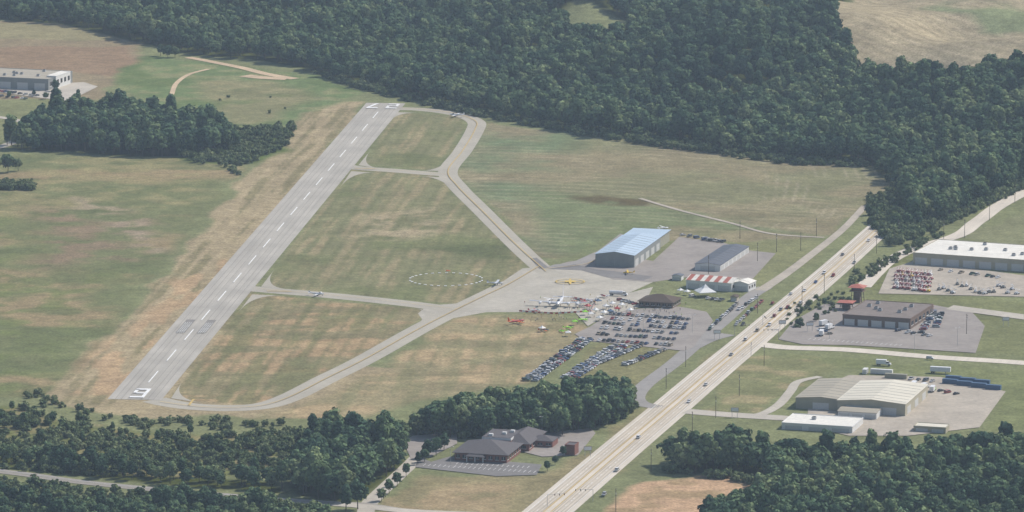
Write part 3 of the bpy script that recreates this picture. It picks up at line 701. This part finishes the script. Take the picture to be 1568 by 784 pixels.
mb.hexa([(-22.4,-3.6,3.4),(-11.6,-3.6,3.4),(-11.6,-.1,3.4),(-22.4,-.1,3.4),(-22.4,-3.6,3.6),(-11.6,-3.6,3.6),(-14,-.1,5),(-20,-.1,5)],0); obj('entrance_porch',mb.mesh('entrance_porch',['slate','whitewall']),parent=e)
building('restaurant_wing',(810,692),15,15,34,4.6,'hip',3.6,'brick','slate','y',winR=5,winF=2,ov=1)
building('dining_wing',(846,686),15,14,12,3.6,'hip',2.0,'brick','slate','x',winF=3)
building('brick_outbuilding',(880,698),16,5.5,8,5.5,'flat',wall='brick',rm='slate')
def tower(u,v,h,w):
    x,y=P(u,v); e=bpy.data.objects.new('lookout_tower',None); scene.collection.objects.link(e); e.location=(x,y,0); e.rotation_euler=(0,0,-.3)
    mb=MB()
    for sx in (-1,1):
        for sy in (-1,1): mb.tube((sx*w*.5,sy*w*.5,0),(sx*w*.42,sy*w*.42,h*.62),.25,.2,0,6)
    for z in (.2,.4): 
        mb.box(-w*.5,w*.5,-w*.5,-w*.5+.2,h*z,h*z+.2);mb.box(-w*.5,w*.5,w*.5-.2,w*.5,h*z,h*z+.2)
    mb.box(-w*.28,w*.28,-w*.28,w*.28,0,h*.6,0)
    obj('frame',mb.mesh('frame',['brown']),parent=e)
    mb=MB(); mb.box(-w*.65,w*.65,-w*.65,w*.65,h*.62,h*.65,0); mb.box(-w*.45,w*.45,-w*.45,w*.45,h*.65,h*.84,1); mb.box(-w*.46,w*.46,-w*.46,w*.46,h*.7,h*.79,2)
    obj('cabin',mb.mesh('cabin',['brown','brick','glass']),parent=e)
    mb=MB(); r=w*.75
    b0=[(-r,-r,h*.84),(r,-r,h*.84),(r,r,h*.84),(-r,r,h*.84)]
    for i in range(4): mb.poly([b0[i],b0[(i+1)%4],(0,0,h)])
    mb.poly(b0[::-1]); obj('roof',mb.mesh('roof',['redroof']),parent=e)
tower(1313,463,12,7); tower(1296,474,6,7)
# ---------------------------------------------------------------- vehicles
def car_mesh(kind,paint):
    mb=MB()
    def body(st,m=0):
        secs=[]
        for x,hw,z0,z1 in st:
            zm=z0+(z1-z0)*.55
            secs.append([(x,-hw*.86,z0),(x,hw*.86,z0),(x,hw,zm),(x,hw*.93,z1),(x,-hw*.93,z1),(x,-hw,zm)])
        mb.loft(secs,m)
    def cab(x0,x1,t0,t1,zb,zt,hb=.84,ht=.66):
        mb.hexa([(x0,-hb,zb),(x1,-hb,zb),(x1,hb,zb),(x0,hb,zb),(t0,-ht,zt),(t1,-ht,zt),(t1,ht,zt),(t0,ht,zt)],1)
        mb.hexa([(t0-.05,-ht-.03,zt+.005),(t1+.05,-ht-.03,zt+.005),(t1+.05,ht+.03,zt+.005),(t0-.05,ht+.03,zt+.005),(t0+.05,-ht+.06,zt+.07),(t1-.05,-ht+.06,zt+.07),(t1-.05,ht-.06,zt+.07),(t0+.05,ht-.06,zt+.07)],0)
    if kind=='sedan':
        body([(-2.35,.68,.38,.78),(-2.15,.86,.26,.98),(-.9,.9,.22,1.0),(1.0,.9,.22,.98),(2.05,.86,.26,.82),(2.35,.66,.36,.62)]); cab(-1.75,1.1,-1.1,.35,.99,1.42); wb=1.42;wr=.34
    if kind=='suv':
        body([(-2.3,.8,.42,1.05),(-2.2,.92,.32,1.15),(1.1,.93,.3,1.12),(2.15,.9,.34,1.02),(2.35,.75,.42,.8)]); cab(-2.2,1.15,-2.0,.5,1.13,1.72,.88,.74); wb=1.4;wr=.38
    if kind=='pickup':
        body([(-2.8,.9,.42,.62),(-2.7,.95,.38,.7),(1.2,.95,.36,.72),(1.4,.95,.36,1.12),(2.5,.92,.4,1.05),(2.7,.8,.45,.85)])
        mb.box(-2.75,-.75,-.95,-.85,.7,1.15);mb.box(-2.75,-.75,.85,.95,.7,1.15);mb.box(-2.8,-2.7,-.93,.93,.7,1.15);mb.box(-.75,1.4,-.93,.93,.7,1.14)
        cab(-.75,1.4,-.6,.75,1.14,1.78,.88,.74); wb=1.75;wr=.4
    if kind=='van':
        body([(-2.5,.88,.4,1.15),(-2.4,.95,.3,1.2),(1.4,.96,.3,1.18),(2.3,.9,.32,1.0),(2.5,.75,.4,.8)]); cab(-2.4,1.7,-2.3,1.0,1.19,1.85,.92,.82); wb=1.55;wr=.36
    for sx in (-wb,wb):
        for sy in (-1,1): mb.tube((sx,sy*.7,wr),(sx,sy*.93,wr),wr,wr,2,10); mb.tube((sx,sy*.93,wr),(sx,sy*.945,wr),wr*.6,wr*.55,3,8)
    return mb.mesh('car_'+kind,['car_'+paint,'glass','tyre','steel'])
CARS={}
def car(x,y,h,name='parked_car',kind=None,paint=None):
    kind=kind or random.choices(['sedan','suv','pickup','van'],[5,3,2,1])[0]
    paint=paint or random.choices([c[0] for c in CARC],[5,4,3,4,4,2.5,2,1.5,2,.8])[0]
    if (kind,paint) not in CARS: CARS[(kind,paint)]=car_mesh(kind,paint)
    nm={'pickup':name.replace('car','pickup_truck'),'van':name.replace('car','van')}.get(kind,name)
    obj(nm,CARS[(kind,paint)],(x,y,.5 if name!='parked_car' else .3),h)
def carrow(p,q,sp=2.9,prob=.92,perp=True,off=0,ang=0):
    a=Vector(P(*p));b_=Vector(P(*q)); L=(b_-a).length; d=(b_-a)/L; r=Vector((d.y,-d.x)); h=math.atan2(d.y,d.x)+(math.pi/2 if perp else 0)+ang
    for k in range(int(L/sp)+1):
        if random.random()<prob:
            c=a+d*(sp*k+random.uniform(-.15,.15))+r*(off+random.uniform(-.4,.4)); car(c.x,c.y,h+random.choice((0,math.pi))+random.gauss(0,.04))
for o in (-2.8,2.8): carrow((812,584),(898,520),off=o)
for o in (-2.8,2.8): carrow((872,580),(950,530),off=o)
carrow((905,556),(968,530),off=5)
carrow((958,560),(1018,536)); 
for v in (486,493,500,508,517,526):
    dx=(v-486)*.6
    carrow((935-dx,v-4),(1060-dx*.8,v+5),3.0,.86)
carrow((1096,506),(1140,466),6.2,.9,False,off=-4); carrow((1122,498),(1162,462),5.6,.95,False,off=2)
carrow((1128,480),(1160,458),5.6,.8,False,off=-1)
carrow((1040,362),(1105,374),7,.8,True,off=-3); carrow((950,461),(975,468),4,.8)
carrow((1430,478),(1410,512),3.1,.7); carrow((1392,508),(1330,498),4,.5,off=4); carrow((1375,508),(1425,516),4,.7)
carrow((1245,500),(1275,516),4,.6); carrow((-20,138),(60,148),3.1,.85); carrow((-20,146),(45,153),3.1,.6)
carrow((790,692),(825,678),3.5,.5); carrow((1395,582),(1432,586),4.5,.6); carrow((1440,415),(1560,430),4,.5)
carrow((1060,455),(1110,462),3.2,.6); carrow((1080,368),(1110,372),3,.8); carrow((1440,482),(1432,505),3.1,.6); carrow((1440,600),(1500,612),6,.5)
HD=math.atan2((Vector(P(1153,518))-Vector(P(943,695))).y,(Vector(P(1153,518))-Vector(P(943,695))).x)
for u,v,pc in [(978,672,'white'),(945,722,'white'),(925,760,'silver'),(1055,617,'white'),(1081,591,'white'),(1183,466,'red'),(1196,476,'silver'),(1211,452,'white'),(1249,434,'blue'),(1186,486,'red'),(1138,498,'black'),(1308,404,'silver'),(1232,447,'white'),(1160,508,'tan'),(1290,392,'grey'),(1120,545,'silver'),(1206,473,'red'),(1226,466,'white'),(1262,420,'white'),(1276,424,'red'),(1330,370,'white'),(1178,500,'white'),(1142,522,'white')]:
    x,y=P(u,v); 
    car(x,y,HD+random.choice((0,math.pi)),'car',random.choice(['sedan','suv']),pc)
x,y=P(1424,551); car(x,y,math.radians(-20),'car','suv','white')
def container(u,v,ang,L,mt,h=2.7,z=0,name='shipping_container',wheels=False):
    x,y=P(u,v); mb=MB(); b0=1.1 if wheels else 0.05
    mb.box(-L/2,L/2,-1.25,1.25,b0,b0+h,0)
    for k in np.arange(-L/2+.3,L/2-.2,.6):
        mb.box(k,k+.25,-1.3,-1.251,b0+.15,b0+h-.15,0); mb.box(k,k+.25,1.251,1.3,b0+.15,b0+h-.15,0)
    mb.box(-L/2-.05,-L/2-.001,-.04,.04,b0,b0+h,1); 
    if wheels:
        for k in (-L/2+1,-L/2+2.3):
            for s in (-1.1,1.1): mb.tube((k,s-.15,.5),(k,s+.15,.5),.5,.5,2,10)
        mb.box(L/2-3,L/2-2.7,-.9,-.7,.05,1.1,1);mb.box(L/2-3,L/2-2.7,.7,.9,.05,1.1,1)
    obj(name,mb.mesh(name,[mt,'steel','tyre']),(x,y,.25+z),math.radians(ang))
for k in range(4): container(1455+k*22,588+k*3,-20,9,'contblue')
for k in range(3): container(1460+k*22,583+k*3,-20,9,'contblue')
container(1350,573,-18,13,'whitewall'); container(1372,580,-18,13,'tanwall'); container(1325,572,75,6,'whitewall')
container(1398,596,75,12,'whitep',wheels=True,name='semi_trailer'); container(1440,572,-15,12,'whitep',wheels=True,name='semi_trailer')
def truck(u,v,ang,c1,c2,name='box_truck',Lb=6,tank=False):
    x,y=P(u,v); mb=MB()
    mb.box(-Lb/2-1,3.2,-.5,.5,.6,.85,3)
    if tank: mb.loft([[(xx,1.15*r*math.cos(a),2.05+1.1*r*math.sin(a)) for a in [2*math.pi*i/12 for i in range(12)]] for xx,r in ((-Lb/2-1,.75),(-Lb/2-.8,1),(Lb/2-1.2,1),(Lb/2-1,.75))],1)
    else: mb.box(-Lb/2-1,Lb/2-1,-1.2,1.2,.9,3.4,1)
    x0=Lb/2-.8
    mb.hexa([(x0,-1.1,.5),(x0+2.6,-1.1,.5),(x0+2.6,1.1,.5),(x0,1.1,.5),(x0,-1.1,1.6),(x0+2.5,-1.1,1.45),(x0+2.5,1.1,1.45),(x0,1.1,1.6)],0)
    mb.hexa([(x0,-1.1,1.6),(x0+1.7,-1.1,1.55),(x0+1.7,1.1,1.55),(x0,1.1,1.6),(x0,-1,2.5),(x0+1.1,-1,2.5),(x0+1.1,1,2.5),(x0,1,2.5)],4,0)
    for k in (-Lb/2,-Lb/2+1.2,x0+1.6):
        for s in (-1,1): mb.tube((k,s-.15,.5),(k,s+.15,.5),.5,.5,2,10)
    obj(name,mb.mesh(name,[c1,c2,'tyre','steel','glass']),(x,y,.3),math.radians(ang))
truck(1428,600,75,'lime','whitep'); truck(1415,596,60,'whitep','whitep'); truck(1404,605,70,'whitep','whitep')
truck(946,453,-15,'whitep','whitep','tanker_truck',9,True); truck(1270,505,60,'whitep','whitep'); truck(1352,560,-15,'whitep','whitep')
truck(1258,514,80,'whitep','whitep'); truck(1262,499,50,'whitep','whitep')
def lift_mesh(mt):
    mb=MB(); mb.box(-1.4,1.4,-.9,.9,.5,1.2,0); mb.box(-1.2,.4,-.6,.6,1.2,1.8,0)
    for sx in (-1,1):
        for sy in (-1,1): mb.tube((sx,sy*.8,.45),(sx,sy*1.1,.45),.45,.45,1,8)
    mb.tube((-.9,0,1.7),(2.8,0,2.6),.16,.14,2,6); mb.tube((2.8,0,2.6),(-.6,0,3.6),.14,.12,2,6)
    for z in (2.9,3.5,3.9):
        for a in ((-1.6,-.5,-.6,-.55),(-1.6,-.5,.55,.6),(-1.6,-1.55,-.55,.55)): mb.box(*a,z,z+.06,0)
    mb.box(-1.6,-.5,-.6,.6,2.84,2.9,0)
    return mb.mesh('boom_lift',[mt,'tyre','whitep'])
LM=[lift_mesh('pinkred'),lift_mesh('red'),lift_mesh('whitep'),lift_mesh('yplane'),lift_mesh('seam')]
for k in range(60):
    u=1374+ (k%12)*4.7+random.uniform(-1.6,1.6)-(k//12)*1.2; v=417+(k//12)*6.2+(k%12)*.5+random.uniform(-.6,.6)
    x,y=P(u,v); obj('boom_lift',random.choices(LM,[8,1,2,.2,1])[0],(x,y,.3),random.gauss(1.3,.12))
for k in range(18):
    x,y=P(1438+k*7,441+random.uniform(-8,8)+k*.5); obj('boom_lift',random.choices(LM,[3,1,5,1,5])[0],(x,y,.3),random.random()*6)
# ---------------------------------------------------------------- aircraft
def plane_mesh(L,S,c1,c2,high=False,eng=0,chord=None,taper=.7,RF=.062,fin=.16):
    mb=MB(); R=L*RF; ch=chord or L*.2; zc=R*1.0+L*.055
    prof=[(.5,.12,0),(.485,.42,0),(.44,.75,0),(.3,.95,.02),(.1,1,.04),(-.12,.88,.08),(-.3,.55,.2),(-.5,.16,.45)]
    mb.loft([[(L*x,R*r*math.cos(a),zc+R*dz+R*r*math.sin(a)) for a in [2*math.pi*i/12 for i in range(12)]] for x,r,dz in prof],0)
    mb.hexa([(L*.24,-R*.6,zc+R*.6),(L*.38,-R*.5,zc+R*.55),(L*.38,R*.5,zc+R*.55),(L*.24,R*.6,zc+R*.6),(L*.2,-R*.42,zc+R*1.35),(L*.3,-R*.38,zc+R*1.3),(L*.3,R*.38,zc+R*1.3),(L*.2,R*.42,zc+R*1.35)],2)
    zw=zc+(R*.95 if high else -R*.55)
    def aero(pts,m):
        secs=[]
        for (x,y,z,c,t,vert) in pts:
            o=[(.5,0),(.3,.5),(-.1,.45),(-.5,.02),(-.1,-.3),(.3,-.3)]
            secs.append([(x+a*c,y+(b_*t*2 if vert else 0),z+(0 if vert else b_*t*2)) for a,b_ in o])
        mb.loft(secs,m)
    aero([(L*.13-ch*(1-taper)*.3,s*S/2,zw+abs(s)*S*.025,ch*(taper if s else 1),ch*.06,False) for s in (-1,-.55,0,.55,1)],1)
    aero([(-L*.44,s*S*.17,zc+R*.5,ch*(.4 if s else .55),ch*.04,False) for s in (-1,0,1)],1)
    aero([(-L*.42,0,zc+R*.4,ch*.75,ch*.05,True),(-L*.48,0,zc+L*fin,ch*.4,ch*.03,True)],1)
    def prop(x,y,z,r):
        for k in range(3):
            a=2.1*k+.4; mb.hexa([(x+dx,y+math.cos(a)*rr-math.sin(a)*w,z+math.sin(a)*rr+math.cos(a)*w) for dx in (0,.06) for rr,w in ((.1,-.1),(r,-.08),(r,.08),(.1,.1))],3)
    if eng:
        for k in range(eng//2):
            for s in (-1,1):
                y=s*S*(.16+.15*k); z=zw+.3; mb.loft([[(x,y+r*math.cos(a),z+r*math.sin(a)) for a in [2*math.pi*i/10 for i in range(10)]] for x,r in ((L*.13+ch*.95,.35),(L*.13+ch*.9,.7),(L*.13+ch*.3,.72),(L*.13-ch*.3,.2))],0); prop(L*.13+ch*.98,y,z,1.7)
    else: prop(L*.51,0,zc,L*.12)
    wr=L*.028
    for s in (-1,1):
        y=s*(S*.16 if eng else R*1.6); mb.tube((L*.14,y,wr),(L*.14,y*(1 if eng else .6),zw if not high else zc-R*.5),L*.008,L*.008,3,5); mb.tube((L*.14,y-wr*.3,wr),(L*.14,y+wr*.3,wr),wr,wr,4,8)
        if high: mb.tube((L*.13,s*R*.8,zc-R*.5),(L*.13,s*S*.24,zw),.05,.05,3,5)
    mb.tube((L*.42,-.08,wr),(L*.42,.08,wr),wr,wr,4,8); mb.tube((L*.42,0,wr),(L*.42,0,zc),L*.007,L*.007,3,5)
    return mb.mesh('airplane',[c1,c2,'glass','steel','tyre'])
def plane(name,u,v,h,*a,**k):
    x,y=P(u,v); obj(name,plane_mesh(*a,**k),(x,y,.4),math.radians(h))
plane('small_airplane',484,453,-20,10,12.5,'whitep','whitep')
plane('small_airplane',758,437,-10,10.5,13,'whitep','alu',high=True)
plane('small_airplane',700,179,160,12,15,'whitep','whitep')
plane('biplane',963,420,180,7.5,10,'yplane','yplane',high=True)
plane('trainer_airplane',790,496,35,12,13,'red','orange',fin=.24)
plane('four_engine_bomber',858,468,-100,24,38,'alu','alu',eng=4,chord=5,taper=.45,RF=.06,fin=.34)
plane('small_airplane',870,504,20,7,8,'lime','lime'); plane('small_airplane',893,492,35,7,8,'lime','lime'); plane('small_airplane',862,509,200,6,7,'lime','lime')
plane('small_airplane',1015,352,30,8,11,'whitep','whitep',high=True)
plane('small_airplane',818,478,10,8,10,'whitep','red'); plane('small_airplane',905,462,200,8,10,'whitep','whitep'); plane('small_airplane',925,456,120,8,10,'red','whitep'); plane('small_airplane',842,462,60,8,10,'whitep','whitep',high=True); plane('small_airplane',884,462,-60,8,10,'car_grey','red')
plane('small_airplane',832,508,20,7,9,'car_navy','orange')
def tent(u,v,w,d,h,mt,name='canopy_tent',rz=0):
    x,y=P(u,v); mb=MB()
    for sx in (-1,1):
        for sy in (-1,1): mb.tube((sx*w/2,sy*d/2,0),(sx*w/2,sy*d/2,h),.06,.06,1,5)
    b0=[(-w/2-.1,-d/2-.1,h),(w/2+.1,-d/2-.1,h),(w/2+.1,d/2+.1,h),(-w/2-.1,d/2+.1,h)]; mid=[(p[0]*.35,p[1]*.35,h+w*.2) for p in b0]; t=(0,0,h+w*.42)
    for i in range(4):
        j=(i+1)%4; mb.poly([b0[i],b0[j],mid[j],mid[i]]); mb.poly([mid[i],mid[j],t]); mb.poly([(b0[i][0],b0[i][1],h-.35),(b0[j][0],b0[j][1],h-.35),b0[j],b0[i]])
    obj(name,mb.mesh(name,[mt,'steel']),(x,y,.3),rz)
tent(1080,454,11,11,3.2,'canvas',name='marquee_tent',rz=.3)
for u,v,m_ in [(905,486,'canvas'),(912,480,'canvas'),(928,474,'canvas'),(938,470,'canvas'),(900,474,'red'),(885,470,'canvas'),(952,472,'canvas'),(870,515,'canvas'),(830,508,'canvas'),(880,498,'lime'),(896,483,'lime'),(918,492,'canvas'),(935,482,'contblue'),(945,478,'red'),(965,480,'canvas'),(1042,450,'canvas'),(1052,452,'canvas'),(895,468,'red'),(916,466,'contblue'),(925,484,'canvas')]:
    tent(u,v,3.2,3.2,2.3,m_,rz=random.random())
mb=MB(); W=[Vector(P(*p)) for p in [(795,478),(850,482),(905,478),(912,464),(880,458)]]
for a,b_ in zip(W[:-1],W[1:]):
    L=(b_-a).length; d=(b_-a)/L; k=0; s=0
    while s<L-2:
        p=a+d*s;q=a+d*(s+2); r=Vector((d.y,-d.x))*.03
        mb.hexa([(p.x-r.x,p.y-r.y,.4),(q.x-r.x,q.y-r.y,.4),(q.x+r.x,q.y+r.y,.4),(p.x+r.x,p.y+r.y,.4),(p.x-r.x,p.y-r.y,1.4),(q.x-r.x,q.y-r.y,1.4),(q.x+r.x,q.y+r.y,1.4),(p.x+r.x,p.y+r.y,1.4)],k%2); s+=2.05;k+=1
obj('barrier_fence',mb.mesh('barrier_fence',['red','whitep']))
# ---------------------------------------------------------------- people
def person_mesh(shirt,pants,pose,hs):
    me=bpy.data.meshes.new('p'); st=.14+.14*pose
    V=[(0,0,.95,.15),(0,0,1.2,.14),(0,0,1.42,.16),(0,0,1.53,.055),(0.02,0,1.66,.1),(0.01,0,1.75,.075),
       (0,-.19,1.42,.06),(-.03-st*.3,-.25,1.14,.048),(.05+st*.2,-.24,.88,.035),(0,.19,1.42,.06),(st*.5,.25,1.14,.048),(st*1.2,.23,.92,.035),
       (0,-.09,.88,.095),(st*.8,-.1,.5,.065),(st,-.1,.1,.045),(st+.14,-.11,.05,.035),(0,.09,.88,.095),(-st*.2,.1,.5,.065),(-st,.1,.1,.045),(-st+.12,.11,.05,.035)]
    E=[(0,1),(1,2),(2,3),(3,4),(4,5),(2,6),(6,7),(7,8),(2,9),(9,10),(10,11),(0,12),(12,13),(13,14),(14,15),(0,16),(16,17),(17,18),(18,19)]
    me.from_pydata([v[:3] for v in V],E,[]); o=bpy.data.objects.new('p',me); scene.collection.objects.link(o)
    s=o.modifiers.new('s','SKIN'); 
    for i,v in enumerate(V): me.skin_vertices[0].data[i].radius=(v[3],v[3])
    me.skin_vertices[0].data[0].use_root=True
    o.modifiers.new('ss','SUBSURF').levels=1
    bpy.context.view_layer.update()
    dg=bpy.context.evaluated_depsgraph_get(); r=bpy.data.meshes.new_from_object(o.evaluated_get(dg)); bpy.data.objects.remove(o)
    r.name='person'; r.materials.clear()
    for m_ in (shirt,pants,'skin','tyre'): r.materials.append(M[m_])
    mi=[]
    for p in r.polygons:
        c=p.center; mi.append(3 if c.z>1.7 or (c.z>1.6 and c.x<-.02) else 2 if (c.z>1.5 or (abs(c.y)>.2 and c.z<1.15)) else 0 if c.z>.95 else (1 if c.z>.12 else 3))
    r.polygons.foreach_set('material_index',mi); r.polygons.foreach_set('use_smooth',[True]*len(mi)); return r
PM=[person_mesh(a,b_,p,0) for a,b_,p in [('whitep','car_navy',.2),('car_red','car_tan',1),('car_blue','car_tan',.4),('car_black','car_grey',0),('car_grey','car_navy',.8),('yplane','car_tan',.3),('lime','car_navy',.6)]]
for k in range(170):
    if k<110: u=random.gauss(905,34);v=470+ (u-880)*.05+random.gauss(0,7)
    elif k<140: u=random.gauss(1000,30); v=random.gauss(478,4)
    else: u=random.gauss(840,25);v=random.gauss(487,6)
    x,y=P(u,v); obj('person',random.choice(PM),(x,y,.2),random.random()*6.28)
# ---------------------------------------------------------------- poles, signals, windsock, signs
def pole_mesh(h):
    mb=MB(); mb.tube((0,0,-.5),(0,0,h),.2,.13,0,8); mb.box(-1.3,1.3,-.08,.08,h-.8,h-.62,0); mb.box(-1,1,-.08,.08,h-2,h-1.85,0)
    for x in (-1.2,-.6,.6,1.2): mb.tube((x,0,h-.62),(x,0,h-.35),.06,.05,1,6)
    mb.tube((.35,0,h-3.2),(.35,0,h-2.3),.22,.22,1,8); return mb.mesh('utility_pole',['wood','steel'])
PO=pole_mesh(12.5)
for u,v in [(943,784),(997,722),(1060,664),(1096,640),(1132,606),(1170,560),(1228,468),(1262,450),(1308,418),(1342,388),(1477,364),(1515,338),(1554,310),(1133,366),(1189,386),(1226,384),(1085,420),(1445,366),(1160,480),(1050,562),(1020,596),(1376,364),(1480,512),(1160,400),(1250,362)]:
    x,y=P(u,v); obj('utility_pole',PO,(x,y,0),-HD+random.uniform(-.2,.2))
mb=MB(); mb.tube((0,0,0),(0,0,11),.12,.07,0,8)
for s in (-1,1): mb.tube((0,0,10.9),(s*1.6,0,11.2),.05,.05,0,6); mb.box(s*1.6-.4,s*1.6+.4,-.2,.2,11.1,11.28,1)
LP=mb.mesh('street_lamp',['steel','whitep'])
for u,v in [(830,668),(1010,500),(985,512),(1060,510),(1400,540),(1270,520),(1466,530),(690,716)]:
    x,y=P(u,v); obj('street_lamp',LP,(x,y,.1),random.random())
mb=MB(); mb.tube((0,0,0),(0,0,6.5),.14,.1,0,8); mb.tube((0,0,6.2),(9.5,0,6.7),.1,.06,0,6)
for x in (4,6.5,9): mb.box(x-.18,x+.18,-.15,.15,5.6,6.5,1); mb.box(x-.1,x+.1,-.17,-.151,6.2,6.4,2)
TS=mb.mesh('traffic_signal',['steel','tyre','red'])
for u,v,r in [(1125,514,.2),(1192,520,3.3),(1150,545,1.5),(1168,498,-1.4),(838,776,.2),(908,768,3.2)]:
    x,y=P(u,v); obj('traffic_signal',TS,(x,y,.1),r)
x,y=P(683,428); mb=MB(); mb.tube((0,0,0),(0,0,6),.09,.06,0,6); mb.loft([[(a,.45*r*math.cos(t),5.8+dz+.45*r*math.sin(t)) for t in [2*math.pi*i/8 for i in range(8)]] for a,r,dz in ((.1,1,0),(1.5,.8,-.1),(3,.5,-.4))],1); obj('windsock',mb.mesh('windsock',['steel','orange']),(x,y,0),.4)
mb=MB(); mb.tube((-1.5,0,0),(-1.5,0,4),.12,.12,0,6); mb.tube((1.5,0,0),(1.5,0,4),.12,.12,0,6); mb.box(-2.2,2.2,-.15,.15,3.6,6,1); mb.box(-2,2,-.2,-.151,3.9,5.7,2); SG=mb.mesh('roadside_sign',['steel','sign','whitep'])
for u,v in [(1240,508),(1198,505),(1098,520),(900,700),(1125,640),(1540,500)]:
    x,y=P(u,v); obj('roadside_sign',SG,(x,y,0),.1)
# ---------------------------------------------------------------- light, haze, camera
SA=math.radians(60); SE=math.radians(46)
sd=Vector((math.sin(SA)*math.cos(SE),math.cos(SA)*math.cos(SE),math.sin(SE)))
sl=bpy.data.lights.new('sun','SUN'); sl.energy=4.5; sl.angle=math.radians(.5); sl.color=(1,.965,.915)
so=bpy.data.objects.new('sun',sl); scene.collection.objects.link(so); so.rotation_euler=(-sd).to_track_quat('-Z','Y').to_euler(); so.location=(0,0,800)
w=bpy.data.worlds.new('World'); scene.world=w; w.use_nodes=True; nt=w.node_tree; bg=nt.nodes['Background']
sk=nt.nodes.new('ShaderNodeTexSky'); sk.sky_type='NISHITA'; sk.sun_disc=False; sk.sun_elevation=SE; sk.sun_rotation=SA
nt.links.new(sk.outputs[0],bg.inputs[0]); bg.inputs[1].default_value=.13
mb=MB(); mb.box(-9000,9000,-5000,14000,-60,700); hz=mb.mesh('haze',[])
hm=bpy.data.materials.new('haze_air'); hm.use_nodes=True; nt=hm.node_tree
for n_ in list(nt.nodes): nt.nodes.remove(n_)
o_=nt.nodes.new('ShaderNodeOutputMaterial'); vs=nt.nodes.new('ShaderNodeVolumeScatter'); vs.inputs['Color'].default_value=(.68,.84,1,1); vs.inputs['Density'].default_value=4.6e-5; vs.inputs['Anisotropy'].default_value=0.0
nt.links.new(vs.outputs[0],o_.inputs['Volume']); hz.materials.append(hm); obj('haze',hz)
cd=bpy.data.cameras.new('camera'); cd.sensor_width=36; cd.lens=F/1568*36; cd.clip_start=10; cd.clip_end=90000
co=bpy.data.objects.new('camera',cd); scene.collection.objects.link(co); co.location=(0,-YO,HC); co.rotation_euler=(math.radians(80),0,0); scene.camera=co
scene.view_settings.view_transform='Standard'; scene.view_settings.look='None'; scene.view_settings.exposure=0
